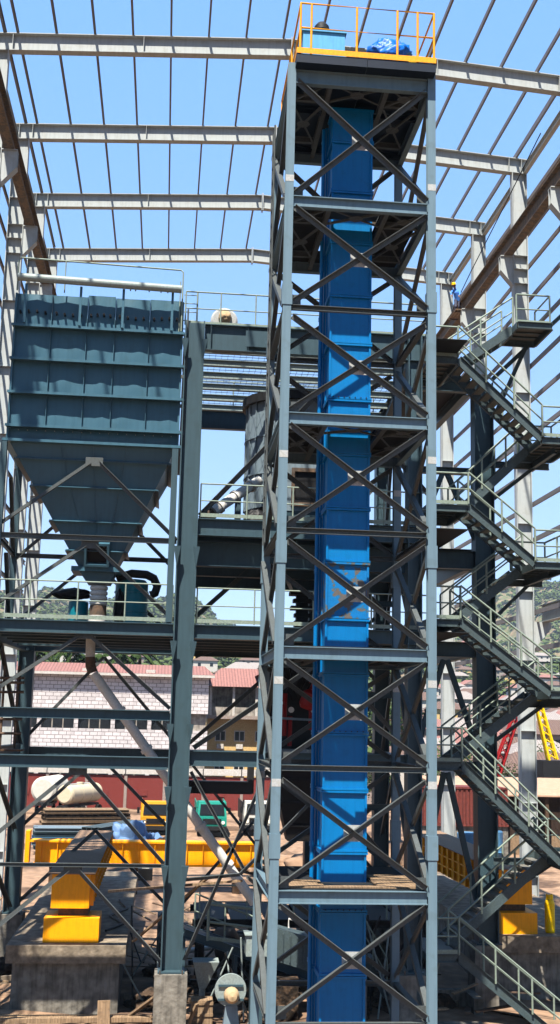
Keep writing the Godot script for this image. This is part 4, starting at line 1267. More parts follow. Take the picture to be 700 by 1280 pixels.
func build_site_clutter():
	plank(v(-4.5, 1.06, -34.3), v(0.1, 1.10, -34.3), 0.22, 0.12, "long squared timber lying in front of the left foundation")
	plank(v(-4.4, 0.95, -35.2), v(0.3, 0.98, -35.0), 0.22, 0.08, "flat board lying against the foot of the left foundation")
	plank(v(-0.75, 0.85, -35.2), v(0.35, 1.85, -34.3), 0.32, 0.05, "wide board leaning up to the main pedestal")
	plank(v(-0.3, 0.85, -34.6), v(0.5, 1.5, -33.9), 0.22, 0.05, "short board leaning beside the main pedestal")
	ext(p_rect(0.34, 0.05), v(-1.28, 0.9, -34.1), v(-1.3, 1.62, -34.15), v(0, 0, 1)); tag(done("plank", "wood"), "upright board end in front of the left foundation", "plank", "loose site timber")
	plank(v(0.95, 0.9, -33.6), v(1.25, 1.7, -33.4), 0.16, 0.05, "narrow board propped between pedestal and motor")
	plank(v(1.0, 0.95, -33.9), v(2.9, 1.0, -33.7), 0.2, 0.08, "flat board behind the grey motor disc")
	plank(v(-0.6, 2.76, -36.5), v(1.4, 5.0, -33.3), 0.10, 0.05, "thin batten reaching to the main column")
	plank(v(-1.3, 4.62, -33.4), v(2.4, 4.95, -33.35), 0.1, 0.06, "long thin batten tied across the main column")
	# heaps of rubble and offcuts
	var hn = 0
	for q in [[-5.6, 36.5, 1.2], [0.2, 37.5, 0.9], [1.8, 38.6, 1.2], [5.8, 36.5, 1.0], [8.0, 37.0, 1.3], [3.4, 41.0, 1.3], [-5.6, 42.0, 1.2], [7.5, 41.0, 1.2], [0.4, 41.5, 0.9]]:
		crumple(v(q[0], 0.6, -q[1]), v(q[2], q[2] * 0.55, q[2]), int(q[1] * 7 + q[0]), 0.45, true)
		tag(done("rubble_heap", "rubble"), ["rubble heap at the left edge beside the left foundation", "rubble heap just behind the main pedestal", "rubble heap under the inclined conveyor", "rubble heap behind the blue casing foot", "rubble heap under the bottom stair landing", "rubble heap behind the conveyor", "rubble heap by the back left pedestal", "rubble heap behind the right tower post", "small rubble heap between left foundation and conveyor"][hn], "rubble", "rubble heaps between the foundations")
		hn += 1
	for k in 150:
		var x = rng.randf_range(-7.5, 10.5)
		var d = rng.randf_range(34.5, 58.0)
		if x > -4.4 and x < -0.7 and d > 35.5 and d < 53.5: continue
		var ang = rng.randf() * TAU
		var ln = rng.randf_range(0.8, 2.6)
		var h = gy(x, d) + rng.randf_range(0.05, 0.5)
		var dv = v(cos(ang), rng.randf_range(-0.15, 0.3), sin(ang)) * ln
		plank(v(x, h, -d), v(x, h, -d) + dv, rng.randf_range(0.08, 0.22), 0.04, ["pale scrap board", "dark scrap board", "rusty scrap bar", "pale scrap board"][k % 4] + " on the ground " + ("left of the left foundation" if x < -4.4 else ("behind the left foundation" if x < -0.7 else ("between main column and tower" if x < 3.0 else ("behind the blue casing" if x < 6.0 else "under the stairs")))) + (", near" if d < 42.0 else (", further back" if d < 50.0 else ", far back")), ["wood", "wood_dark", "rusty", "wood"][k % 4], "scrap lengths on the ground")
	# scaffold poles leaning and lying between the pedestals
	var spots = [["between the main pedestal and the conveyor", 0.9, 3.0, 34.2, 38.5], ["left of the left foundation", -6.6, -4.6, 35.5, 42.0], ["between left foundation and main pedestal", -0.7, 0.6, 35.5, 44.0], ["behind the blue casing foot", 5.2, 8.6, 33.8, 38.0]]
	for q in spots:
		for k in 11:
			var x = rng.randf_range(q[1], q[2])
			var d = rng.randf_range(q[3], q[4])
			var b0 = v(x, gy(x, d), -d)
			var lean = v(rng.randf_range(-1.1, 1.1), rng.randf_range(1.2, 3.0), rng.randf_range(-0.8, 0.5)) if k % 3 else v(rng.randf_range(-1.0, 1.0), 0.12, rng.randf_range(-2.4, -1.2))
			tube([b0 + v(0, 0.06, 0), b0 + lean], 0.028, 6)
			tag(done("scaffold_pole", ["rusty", "header", "dark_steel"][k % 3]), ["rusty leaning pole ", "pale leaning pole ", "dark leaning pole "][k % 3].replace("leaning", "leaning" if k % 3 else "lying") + q[0], "pole", "loose scaffold poles")
	# blocks and offcuts along the front edge
	for k in 60:
		var x = rng.randf_range(-5.0, 9.5)
		var d = rng.randf_range(34.6, 41.0)
		if x > -4.4 and x < -0.7 and d > 35.6: continue
		cbox(v(x, gy(x, d) + 0.08, -d), v(rng.randf_range(0.12, 0.5), rng.randf_range(0.1, 0.3), rng.randf_range(0.12, 0.4)), Basis.from_euler(v(rng.randf_range(-0.3, 0.3), rng.randf() * TAU, rng.randf_range(-0.3, 0.3))))
		tag(done("offcut", ["wood", "cast", "rubble", "wood_dark", "rusty"][k % 5]), ["pale timber", "concrete", "earthy", "dark timber", "rusty steel"][k % 5] + " offcut on the ground " + ("by the left foundation" if x < 0.0 else ("by the conveyor" if x < 3.5 else ("behind the blue casing" if x < 6.5 else "under the stairs"))), "offcut", "small offcuts on the ground")
	# motor disc on a stand at the bottom of the picture
	var s = thing("disc_motor", "round grey guard disc with tan wrapped shaft end at the bottom", "motor", v(2.02, 0.8, -31.2))
	lathe(v(2.02, 2.52, -31.3), v(0, 0, 1), [[0, 0], [0.0, 0.40], [0.03, 0.41], [0.07, 0.40], [0.07, 0.0]], 32); done("guard_disc", "header", s)
	for q in [[0.12, 0.64], [-0.22, 0.66]]:
		cbox(v(2.02, 2.52 + q[0], -31.2), v(q[1], 0.05, 0.05)); done("guard_bar", "process", s)
	lathe(v(2.04, 2.42, -31.2), v(0, 0.1, 1), [[0, 0.0], [0.0, 0.2], [0.25, 0.19], [0.42, 0.12], [0.46, 0.0]], 14); done("wrapped_hub", "cloth", s)
	hexa([v(1.78, 0.9, -31.6), v(2.36, 0.9, -31.6), v(2.36, 0.9, -31.1), v(1.78, 0.9, -31.1), v(1.9, 2.15, -31.5), v(2.2, 2.15, -31.5), v(2.2, 2.15, -31.2), v(1.9, 2.15, -31.2)]); done("stand", "silo", s)
	for y in [1.35, 1.62]:
		box(1.74, 2.40, y, y + 0.05, -31.08, -31.02); done("stand_rail", "header", s)
	# inclined conveyor behind the tower foot
	s = thing("belt_conveyor", "inclined grey belt conveyor frame with guard rails behind the tower foot", "conveyor", v(3.2, 0.8, -36.3))
	var a = v(0.9, 3.05, -36.2)
	var b = v(5.6, 1.55, -36.2)
	for z in [0.0, -0.9]:
		bar("side_frame", "process", s, p_c(0.26, 0.09, 0.014), a + v(0, 0, z), b + v(0, 0, z))
	cbox((a + b) / 2 + v(0, 0.1, -0.45), v((b - a).length(), 0.03, 0.78), Basis(Vector3(0, 0, 1), atan2(b.y - a.y, b.x - a.x))); done("belt", "black", s)
	for k in 8:
		var p = a.lerp(b, (k + 0.5) / 8.0)
		tube([p + v(0, 0.05, -0.04), p + v(0, 0.05, -0.86)], 0.06, 8); done("idler", "silo", s)
	for k in 4:
		var p = a.lerp(b, k / 3.0)
		bar("leg", "process", s, p_rect(0.1, 0.1), p - v(0, 0.13, 0), v(p.x, 0.7, p.z))
		bar("leg", "process", s, p_rect(0.1, 0.1), p - v(0, 0.13, 0.9), v(p.x, 0.7, p.z - 0.9))
	handrail(s, [a + v(0.3, 0.15, 0.06), a.lerp(b, 0.45) + v(0, 0.15, 0.06)], "rail", 1.0, 1.0, 0.03, false)
	handrail(s, [v(1.6, 2.9, -35.9), v(3.0, 2.75, -35.9)], "rail", 1.05, 1.4, 0.05, true)
	# tail drum, chute and small hopper beside the pedestal
	s = thing("tail_chute", "pale green steel chute beside the main pedestal", "chute", v(1.5, 0.9, -35.2))
	hexa([v(1.35, 1.75, -35.3), v(1.55, 1.75, -35.3), v(1.55, 1.75, -35.0), v(1.35, 1.75, -35.0), v(1.15, 2.5, -35.5), v(1.9, 2.5, -35.5), v(1.9, 2.5, -34.8), v(1.15, 2.5, -34.8)]); done("cone", "header", s)
	tube([v(1.45, 0.8, -35.15), v(1.45, 1.76, -35.15)], 0.09, 8); done("spout", "header", s)
	s = thing("tan_crate", "tan timber crate standing behind the main pedestal", "crate", v(1.45, 0.85, -34.4))
	box(1.12, 1.72, 0.85, 1.62, -34.7, -34.1); done("box_body", "wood", s)
	for y in [0.95, 1.25, 1.55]:
		box(1.11, 1.73, y - 0.04, y + 0.04, -34.1, -34.07); done("slat", "wood", s)
	s = thing("guard_cover", "grey sheet metal drive cover beside the tower foot", "cover", v(3.1, 2.9, -33.6))
	box(2.55, 3.2, 2.95, 3.5, -33.9, -33.3); done("cover_body", "header", s)
	box(2.5, 3.25, 3.502, 3.53, -33.95, -33.25); done("cover_lid", "header", s)
	box(2.7, 3.05, 0.7, 2.948, -33.8, -33.4); done("stand", "process", s)
	# low gearbox seen through the lower left of the tower
	s = thing("gear_drive", "dark ribbed gear drive housing behind the lower tower bracing", "gearbox", v(3.4, 2.2, -33.4))
	hexa([v(3.2, 2.9, -34.0), v(4.6, 2.5, -34.0), v(4.6, 2.5, -33.2), v(3.2, 2.9, -33.2), v(3.2, 3.75, -34.0), v(4.6, 3.4, -34.0), v(4.6, 3.4, -33.2), v(3.2, 3.75, -33.2)]); done("housing", "stair", s)
	for k in 6:
		cbox(v(3.35 + k * 0.2, 3.28 - k * 0.055, -33.17), v(0.03, 0.7, 0.05)); done("cooling_rib", "stair", s)
	tube([v(3.75, 3.66, -33.6), v(3.75, 3.9, -33.6), v(4.2, 3.78, -33.6), v(4.2, 3.5, -33.6)], 0.03, 6); done("lifting_bail", "pipe_white", s)
	for x in [3.35, 4.45]:
		bar("leg", "dark_steel", s, p_rect(0.16, 0.16), v(x, 0.6, -33.6), v(x, 2.85 if x < 4.0 else 2.5, -33.6))
	# bundle of reinforcing mesh and orange lit earth bank at the tower foot
	box(2.9, 4.3, 0.6, 1.9, -36.6, -35.6); tag(done("earth_bank", "rubble"), "tan earth bank behind the tower foot", "earth bank")
	# mill frame: dark cross braced base frame filling the core behind the tower
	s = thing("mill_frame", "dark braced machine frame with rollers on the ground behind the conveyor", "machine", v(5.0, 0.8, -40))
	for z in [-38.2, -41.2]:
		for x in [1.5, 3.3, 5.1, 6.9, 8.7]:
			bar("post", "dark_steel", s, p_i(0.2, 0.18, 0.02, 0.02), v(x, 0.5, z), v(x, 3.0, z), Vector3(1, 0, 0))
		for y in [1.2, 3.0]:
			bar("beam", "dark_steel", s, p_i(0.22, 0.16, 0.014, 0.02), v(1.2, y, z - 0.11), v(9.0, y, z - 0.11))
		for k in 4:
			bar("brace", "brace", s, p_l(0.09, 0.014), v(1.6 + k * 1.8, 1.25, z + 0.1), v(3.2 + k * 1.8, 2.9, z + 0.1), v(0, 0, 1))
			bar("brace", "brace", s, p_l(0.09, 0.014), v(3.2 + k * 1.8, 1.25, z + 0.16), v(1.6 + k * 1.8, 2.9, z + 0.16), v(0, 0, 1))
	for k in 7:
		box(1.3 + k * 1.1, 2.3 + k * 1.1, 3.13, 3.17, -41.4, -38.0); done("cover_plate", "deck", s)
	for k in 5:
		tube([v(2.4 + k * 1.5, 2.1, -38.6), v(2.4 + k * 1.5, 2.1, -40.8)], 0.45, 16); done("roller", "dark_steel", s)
	handrail(s, [v(1.4, 3.18, -38.1), v(8.9, 3.18, -38.1)], "rail", 1.0, 1.5, 0.028, false)
	# pipes strewn across the ground
	for k in 9:
		var x = 0.6 + k * 0.75
		tube([v(x, 1.1 + 0.18 * (k % 3), -43.5 - (k % 4)), v(x + 2.4, 1.25 + 0.15 * (k % 2), -44.5 - (k % 3))], 0.09, 8)
		tag(done("pipe_length", ["pipe_white", "rusty", "dark_steel"][k % 3]), ["pale steel pipe lying on the ground behind the mill frame", "rusty pipe lying on the ground behind the mill frame", "black pipe lying on the ground behind the mill frame"][k % 3], "pipe", "pipes lying behind the mill frame")
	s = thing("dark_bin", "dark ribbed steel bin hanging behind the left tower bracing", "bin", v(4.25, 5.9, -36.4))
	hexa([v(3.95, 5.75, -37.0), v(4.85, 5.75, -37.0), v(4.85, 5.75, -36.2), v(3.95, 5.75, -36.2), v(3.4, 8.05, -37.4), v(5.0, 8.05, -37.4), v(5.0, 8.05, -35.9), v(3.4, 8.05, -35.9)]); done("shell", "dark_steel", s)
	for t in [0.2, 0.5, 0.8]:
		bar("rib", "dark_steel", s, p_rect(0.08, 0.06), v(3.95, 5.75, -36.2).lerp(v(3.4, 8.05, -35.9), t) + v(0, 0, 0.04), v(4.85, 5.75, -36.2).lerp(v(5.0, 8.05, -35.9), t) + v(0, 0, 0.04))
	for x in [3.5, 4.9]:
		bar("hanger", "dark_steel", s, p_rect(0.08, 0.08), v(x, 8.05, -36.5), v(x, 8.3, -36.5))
	# upright capped pipe
	s = thing("capped_pipe", "short upright pale pipe with capped flange at the bottom of the tower", "pipe", v(6.95, 0.8, -33.2))
	tube([v(6.85, 0.6, -33.2), v(6.85, 1.52, -33.2)], 0.15, 14); done("pipe", "pipe_white", s)
	lathe(v(6.85, 1.5, -33.2), Vector3.UP, [[0, 0.15], [0, 0.2], [0.12, 0.2], [0.12, 0.09], [0.02, 0.09]], 16); done("flange", "pipe_white", s)
	# leaning grate and pit walls at the right foot
	s = thing("leaning_grate", "rusty bar grate leaning at the foot of the stairs", "grate", v(7.3, 0.8, -33.2))
	var g0 = v(6.75, 2.95, -33.6)
	var g1 = v(7.75, 1.1, -33.0)
	for z in [0.0, 0.75]:
		bar("frame_bar", "stair", s, p_rect(0.07, 0.12), g0 + v(0, 0, z), g1 + v(0, 0, z))
	for k in 12:
		var p = g0.lerp(g1, (k + 0.5) / 12.0)
		bar("grate_bar", "rusty", s, p_rect(0.03, 0.06), p + v(0, 0, 0.04), p + v(0, 0, 0.71))
	s = thing("pit_wall", "grey concrete pit walls under the bottom landing", "wall", v(8.6, 0.2, -36.5))
	box(7.2, 9.6, 0.1, 1.35, -37.0, -36.7); done("wall_slab", "concrete", s)
	box(9.62, 9.9, 0.1, 1.3, -37.0, -35.8); done("wall_slab", "concrete", s)
	box(7.3, 9.5, 0.1, 0.95, -34.6, -34.35); done("wall_slab", "concrete", s)
	s = thing("access_stair", "short dark steel access stair behind the tower foot", "stairs", v(6.0, 1, -34.6))
	for k in 6:
		box(5.55 + k * 0.2, 5.80 + k * 0.2, 3.6 - k * 0.33, 3.64 - k * 0.33, -35.4, -34.7); done("tread", "stair", s)
	bar("stringer", "stair", s, p_c(0.2, 0.06, 0.01), v(5.5, 3.7, -34.68), v(6.75, 1.6, -34.68))
	handrail(s, [v(5.5, 3.8, -34.64), v(6.75, 1.75, -34.64)], "rail", 0.9, 0.8, 0.022, false)
	# pipes, hoses and cable over the left foundation top
	s = thing("hose", "black hose snaking over the left foundation slab", "hose", v(-1.2, 2.74, -40))
	tube([v(-1.5, 2.77, -38.2), v(-1.0, 2.77, -39.5), v(-1.5, 2.77, -41.0), v(-0.95, 2.77, -42.6), v(-1.3, 2.77, -44.5)], 0.04, 6); done("hose_run", "black", s)
	s = thing("tool_case", "small black case standing on the left foundation", "case", v(-1.2, 2.74, -50))
	box(-0.75, -0.15, 2.74, 3.2, -50.4, -50.0); done("case_body", "black", s)
	box(-0.6, -0.3, 3.202, 3.28, -50.25, -50.15); done("handle", "pipe_white", s)
	# scaffold ladder seen at the left edge
	s = thing("scaffold", "dark rusty scaffold frame at the left edge", "scaffold", v(-5.3, 8.3, -38))
	for x in [-5.55, -5.1, -4.65]:
		tube([v(x, 8.3, -38.0), v(x, 10.9, -38.0)], 0.045, 6); done("standard", "rusty", s)
	for y in [8.75, 9.2, 10.05, 10.35, 10.5]:
		tube([v(-5.75, y, -37.95), v(-4.45, y + 0.03, -37.95)], 0.05, 6); done("ledger", "rusty", s)
	box(-5.8, -4.4, 8.22, 8.28, -38.6, -37.8); done("scaffold_board", "wood_dark", s)

# ---------------------------------------------------------------- the yard behind
func truck(label, x, d, cab, body_m, turn = 0.0):
	var s = thing("truck", label, "truck", v(x, gy(x, d), -d), "trucks parked in the yard")
	var g = gy(x, d)
	var B = []
	# cab seen from the front
	box(x - 1.2, x + 1.2, g + 0.85, g + 1.55, -d - 1.6, -d); done("cab_lower", cab, s)
	hexa([v(x - 1.2, g + 1.552, -d - 1.6), v(x + 1.2, g + 1.552, -d - 1.6), v(x + 1.2, g + 1.552, -d), v(x - 1.2, g + 1.552, -d), v(x - 1.08, g + 2.75, -d - 1.6), v(x + 1.08, g + 2.75, -d - 1.6), v(x + 1.08, g + 2.75, -d - 0.28), v(x - 1.08, g + 2.75, -d - 0.28)]); var cu := done("cab_upper", cab, s)
	hexa([v(x - 1.02, g + 1.72, -d + 0.02), v(x + 1.02, g + 1.72, -d + 0.02), v(x + 1.02, g + 1.72, -d + 0.035), v(x - 1.02, g + 1.72, -d + 0.035), v(x - 0.94, g + 2.55, -d - 0.20), v(x + 0.94, g + 2.55, -d - 0.20), v(x + 0.94, g + 2.55, -d - 0.18), v(x - 0.94, g + 2.55, -d - 0.18)]); done("windscreen", "window", cu)
	box(x - 0.75, x + 0.75, g + 1.0, g + 1.42, -d + 0.002, -d + 0.05); done("grille", "black", s)
	box(x - 1.22, x + 1.22, g + 0.52, g + 0.84, -d - 0.2, -d + 0.12); done("bumper", "dark_steel", s)
	for sx in [-1, 1]:
		lathe(v(x + sx * 0.92, g + 1.12, -d + 0.01), v(0, 0, 1), [[0, 0.14], [0.05, 0.13], [0.06, 0]], 12); done("headlight", "lamp", s)
		box(x + sx * 1.42 - 0.1, x + sx * 1.42 + 0.1, g + 1.8, g + 2.3, -d - 0.3, -d - 0.24); done("mirror", "black", s)
		bar("mirror_arm", "black", s, p_rect(0.03, 0.03), v(x + sx * 1.15, g + 2.3, -d - 0.27), v(x + sx * 1.42, g + 2.28, -d - 0.27))
		for zz in [-0.9, -5.0, -6.2]:
			lathe(v(x + sx * 0.85, g + 0.48, -d + zz), v(sx, 0, 0), [[0, 0], [0.0, 0.42], [0.05, 0.48], [0.28, 0.48], [0.32, 0.4], [0.32, 0.0]], 18)
			var w = done("wheel", "tyre", s)
			lathe(v(x + sx * 1.171, g + 0.48, -d + zz), v(sx, 0, 0), [[0, 0.26], [0.03, 0.22], [0.01, 0.0]], 14); done("rim", "plate", w)
	box(x - 0.5, x + 0.5, g + 0.6, g + 0.845, -d - 7.2, -d - 0.3); done("chassis", "dark_steel", s)
	for q in [[-1.25, -1.2], [1.2, 1.25]]:
		box(x + q[0], x + q[1], g + 1.0, g + 2.6, -d - 7.2, -d - 1.8); done("side_board", body_m, s)
	box(x - 1.198, x + 1.198, g + 1.0, g + 2.75, -d - 1.85, -d - 1.75); done("head_board", body_m, s)
	box(x - 1.198, x + 1.198, g + 0.92, g + 0.998, -d - 7.2, -d - 1.8); done("load_floor", body_m, s)
	return s

func build_yard():
	truck("yellow cabbed truck facing the site in the yard", -0.25, 98.0, "truck_yellow", "truck_yellow")
	truck("green cabbed truck parked beside the yellow one", 4.35, 97.0, "truck_green", "truck_green")
	truck("white cabbed truck parked right of the green one", 8.3, 99.0, "truck_white", "dark_steel")
	# tanker
	var s = thing("tanker_trailer", "cream tanker trailer parked in front of the red wall", "tanker", v(-8.6, 0, -110))
	var ax = v(0.42, 0, -0.9).normalized()
	lathe(v(-9.0, 2.1, -114), ax, [[0, 0], [0.0, 0.72], [0.1, 0.86], [0.25, 0.92], [6.0, 0.92], [6.2, 0.8], [6.25, 0]], 28); done("tank", "tanker_cream", s)
	for t in [0.3, 2.2, 4.0, 5.8]:
		lathe(v(-9.0, 2.1, -114) + ax * t, ax, [[0, 0.92], [0, 0.945], [0.07, 0.945], [0.07, 0.92]], 28); done("band", "tanker_cream", s)
	for t in [0.8, 2.0, 5.2]:
		var p = v(-9.0, 0.5, -114) + ax * t
		for sx in [-1, 1]:
			lathe(p + ax.cross(Vector3.UP) * 0.8 * sx, ax.cross(Vector3.UP) * sx, [[0, 0], [0, 0.5], [0.3, 0.5], [0.3, 0.0]], 14); done("wheel", "tyre", s)
	cbox(v(-9.0, 1.0, -114) + ax * 3.1, v(0.9, 0.2, 6.2), Basis.looking_at(ax)); done("chassis", "dark_steel", s)
	lathe(v(-9.0, 3.0, -114) + ax * 3.0, Vector3.UP, [[0, 0.35], [0.16, 0.35], [0.18, 0.0]], 14); done("manhole", "tanker_cream", s)
	cbox(v(-9.0, 3.02, -114) + ax * 3.0, v(0.5, 0.05, 5.4), Basis.looking_at(ax)); done("walkway", "plate", s)
	# second tanker half hidden at the far left
	s = thing("white_tank_lorry", "white tank lorry half hidden behind the left columns", "tanker", v(-10.6, 0, -118))
	lathe(v(-11.2, 2.4, -116), v(0.2, 0, -1), [[0, 0], [0, 1.0], [0.2, 1.25], [5.0, 1.25], [5.1, 0]], 20); done("tank", "truck_white", s)
	box(-11.9, -10.2, 0.9, 1.14, -121, -116); done("chassis", "dark_steel", s)
	for q in [[-11.8, -117.0], [-10.2, -117.0], [-11.4, -120.0], [-9.8, -120.0]]:
		lathe(v(q[0], 0.5, q[1]), v(1, 0, 0), [[-0.15, 0], [-0.15, 0.5], [0.15, 0.5], [0.15, 0.0]], 14); done("wheel", "tyre", s)
	# stacks of steel sections and timber
	var dirx = v(1, 0, -0.28).normalized()
	for st in 3:
		s = thing("section_stack", ["blue grey stack of cold formed sections on the yard ground", "dark green stack of steel channels beside the tarpaulin", "pale timber and purlin stack behind the left columns"][st], "steel stack", v([-6.5, -3.1, -6.2][st], 0, [-84, -82, -92][st]), "stacks of steel in the yard")
		var base: Vector3 = [v(-8.4, 0.5, -83), v(-3.9, 0.5, -80.5), v(-8.5, 1.4, -91)][st]
		var dd: Vector3 = [v(1, 0, -0.1).normalized(), v(0.42, 0, -0.9).normalized(), v(1, 0, -0.25).normalized()][st]
		var side = dd.cross(Vector3.UP)
		var ln: float = [5.2, 7.0, 6.5][st]
		for r in [5, 6, 4][st]:
			for k in [6, 4, 6][st]:
				var p: Vector3 = base + v(0, r * 0.30, 0) - side * (k * 0.36) + dd * rng.randf_range(-0.25, 0.25)
				bar("section", [["process", "barrel_blue", "silo", "wood"], ["dark_steel", "stair", "process"], ["wood", "rubble", "wood", "silo"]][st][(r * 5 + k * 3) % 3], s, p_c(0.24, 0.30, 0.03), p, p + dd * ln)
		for q in [0.15, 0.8]:
			cbox(base + dd * ln * q + v(0, -0.32, 0) - side * 0.9, v(0.2, 0.36, 2.4), Basis(Vector3.UP, atan2(-dd.z, dd.x))); done("bearer", "wood_dark", s)
	# tarpaulin heap and earth heap
	crumple(v(-1.3, 0.3, -80.0), v(1.9, 1.45, 1.6), 77, 1.1, true); tag(done("tarpaulin_heap", "tarp_pale"), "crumpled light blue tarpaulin heap by the yellow beam", "tarpaulin")
	crumple(v(0.7, 0.1, -79.0), v(1.8, 1.5, 1.5), 13, 0.5, true); tag(done("scrap_heap", "rubble"), "grey brown scrap heap beside the blue tarpaulin", "heap")
	# red boundary wall with posts and coping
	s = thing("boundary_wall", "red panelled boundary wall with pale posts across the yard", "wall", v(-2, 0, -126))
	for k in 9:
		var x = -20.0 + k * 4.1
		box(x + 0.16, x + 3.94, 0.0, 3.45, -126.2, -126.0); done("wall_panel", "wall_red", s)
		box(x - 0.15, x + 0.15, 0.0, 3.6, -126.25, -125.9); done("post", "wall_pink", s)
		box(x - 0.1, x + 4.1, 3.602, 4.25, -126.4, -125.8); done("coping", "wall_white", s)
		box(x + 1.5, x + 2.3, 1.4, 2.0, -125.998, -125.9); done("bracket_box", "wall_red", s)
	# right side of the yard
	s = thing("tin_shed", "open timber shed with a rusty tin roof on the right", "shed", v(27, 0, -92))
	hexa([v(22, 5.0, -100), v(40, 5.0, -100), v(40, 4.3, -86), v(22, 4.3, -86), v(22, 5.1, -100), v(40, 5.1, -100), v(40, 4.4, -86), v(22, 4.4, -86)]); done("roof", "roof_tin", s)
	for k in 6:
		bar("post", "wood_dark", s, p_rect(0.25, 0.25), v(22.5 + k * 3.2, 0, -86.4), v(22.5 + k * 3.2, 4.35, -86.4))
		box(22.7 + k * 3.2, 25.4 + k * 3.2, 0.0, 4.0, -99.5, -99.3); done("wall_board", "wood_dark", s)
		box(23.2 + k * 3.2, 24.0 + k * 3.2, 0.0, 3.1, -87.6, -87.45); done("door_leaf", "wood", s)
	for q in [[15.3, 58.0, "pale blue drum standing behind the right girder"], [16.9, 59.0, "second pale blue drum nearer the stair foot"]]:
		s = thing("drum", q[2], "drum", v(q[0], 0, -q[1]), "pale blue drums")
		lathe(v(q[0], 2.2, -q[1]), Vector3.UP, [[0, 0], [0, 0.5], [0.9, 0.5], [0.93, 0.54], [0.98, 0.5], [1.9, 0.5], [1.95, 0.46], [1.95, 0]], 20); done("shell", "barrel_blue", s)
		box(q[0] - 0.7, q[0] + 0.7, gy(q[0], q[1]) - 0.1, 2.198, -q[1] - 0.7, -q[1] + 0.7); done("pallet_stack", "wood_dark", s)
	s = thing("shipping_container", "rust red ribbed shipping container behind the right columns", "container", v(20.5, 0, -80))
	box(17.8, 24.0, 2.6, 5.2, -83, -80); done("shell", "container", s)
	for k in 20:
		box(17.9 + k * 0.31, 18.05 + k * 0.31, 2.75, 5.05, -79.998, -79.94); done("corrugation", "container", s)
	for y in [2.6, 5.1]:
		box(17.78, 24.02, y, y + 0.12, -79.998, -79.9); done("frame_rail", "container", s)
	box(17.8, 24.0, 0.0, 2.598, -83, -80.05); done("block_footing", "concrete", s)
	# pink earth mound in the right gap
	crumple(v(13.0, 0.2, -72.0), v(4.5, 2.2, 3.5), 44, 0.4, true); tag(done("sand_heap", "sand"), "heap of tan sand behind the tower", "sand heap")
	crumple(v(7.8, 0.2, -76.0), v(2.5, 1.0, 2.5), 45, 0.4, true); tag(done("sand_heap", "sand"), "low spread of tan sand left of the tower", "sand heap")
	# lattice booms
	for q in [[v(30.0, 5.0, -104), v(32.2, 10.8, -104), "red", "red lattice crane boom leaning beyond the tin shed"], [v(35.4, 6.5, -104), v(33.9, 12.6, -104), "gas_yellow", "yellow lattice crane boom rising beyond the tin shed"]]:
		s = thing("crane_boom", q[3], "crane", q[0], "crane booms")
		var ax2: Vector3 = (q[1] - q[0]).normalized()
		var sd: Vector3 = ax2.cross(v(0, 0, 1)).normalized()
		for c in [[-0.38, -0.35], [0.38, -0.35], [0.38, 0.35], [-0.38, 0.35]]:
			tube([q[0] + sd * c[0] + v(0, 0, c[1]), q[1] + sd * c[0] * 0.6 + v(0, 0, c[1] * 0.6)], 0.10, 6); done("chord", q[2], s)
		for k in 9:
			var p: Vector3 = q[0].lerp(q[1], k / 9.0)
			var p2: Vector3 = q[0].lerp(q[1], (k + 1) / 9.0)
			var f: float = 0.38 * (1.0 - 0.4 * k / 9.0)
			tube([p + sd * f + v(0, 0, 0.28), p2 - sd * f + v(0, 0, 0.28)], 0.06, 5); done("lacing", q[2], s)
			tube([p - sd * f - v(0, 0, 0.28), p2 + sd * f - v(0, 0, 0.28)], 0.06, 5); done("lacing", q[2], s)
		box(q[0].x - 1.2, q[0].x + 1.2, 0.0, q[0].y, q[0].z - 1.0, q[0].z + 1.0); done("base", "dark_steel", s)

# ---------------------------------------------------------------- town
func house(label, x, d, w, dp, h, wall, roof, turn, group, storeys = 2):
	# base on the terrain; walls, hipped roof, windows and a door as parts
	var y = hh(x, d + dp) if d > 150.0 else 0.0
	y -= 0.5
	var s = thing("house", label, "house", v(x, y, -d), group)
	s.rotation.y = turn
	var o = v(x, y, -d)
	box(x - w / 2, x + w / 2, y - 3.0, y + h, -d - dp / 2, -d + dp / 2); done("wall", wall, s)
	var e = 0.6
	var rh = w * 0.16 + 0.5
	var a = [v(x - w / 2 - e, y + h, -d + dp / 2 + e), v(x + w / 2 + e, y + h, -d + dp / 2 + e), v(x + w / 2 + e, y + h, -d - dp / 2 - e), v(x - w / 2 - e, y + h, -d - dp / 2 - e)]
	var r0 = v(x - w * 0.22, y + h + rh, -d)
	var r1 = v(x + w * 0.22, y + h + rh, -d)
	var c = v(x, y + h + rh * 0.3, -d)
	face(a[0], a[1], r1, r0, c)
	face(a[2], a[3], r0, r1, c)
	face(a[1], a[2], r1, r1, c)
	face(a[3], a[0], r0, r0, c)
	face(a[0], a[1], a[2], a[3], v(x, y + h + 9.0, -d))
	done("roof", roof, s)
	var nwin = maxi(2, int(w / 3.2))
	for k in storeys:
		for i in nwin:
			var wx: float = x - w / 2 + w * (i + 0.5) / nwin
			var wy: float = y + h * (k + 0.55) / storeys
			box(wx - 0.6, wx + 0.6, wy - 0.65, wy + 0.65, -d + dp / 2 + 0.002, -d + dp / 2 + 0.06)
			done("window", "window", s)
	return s

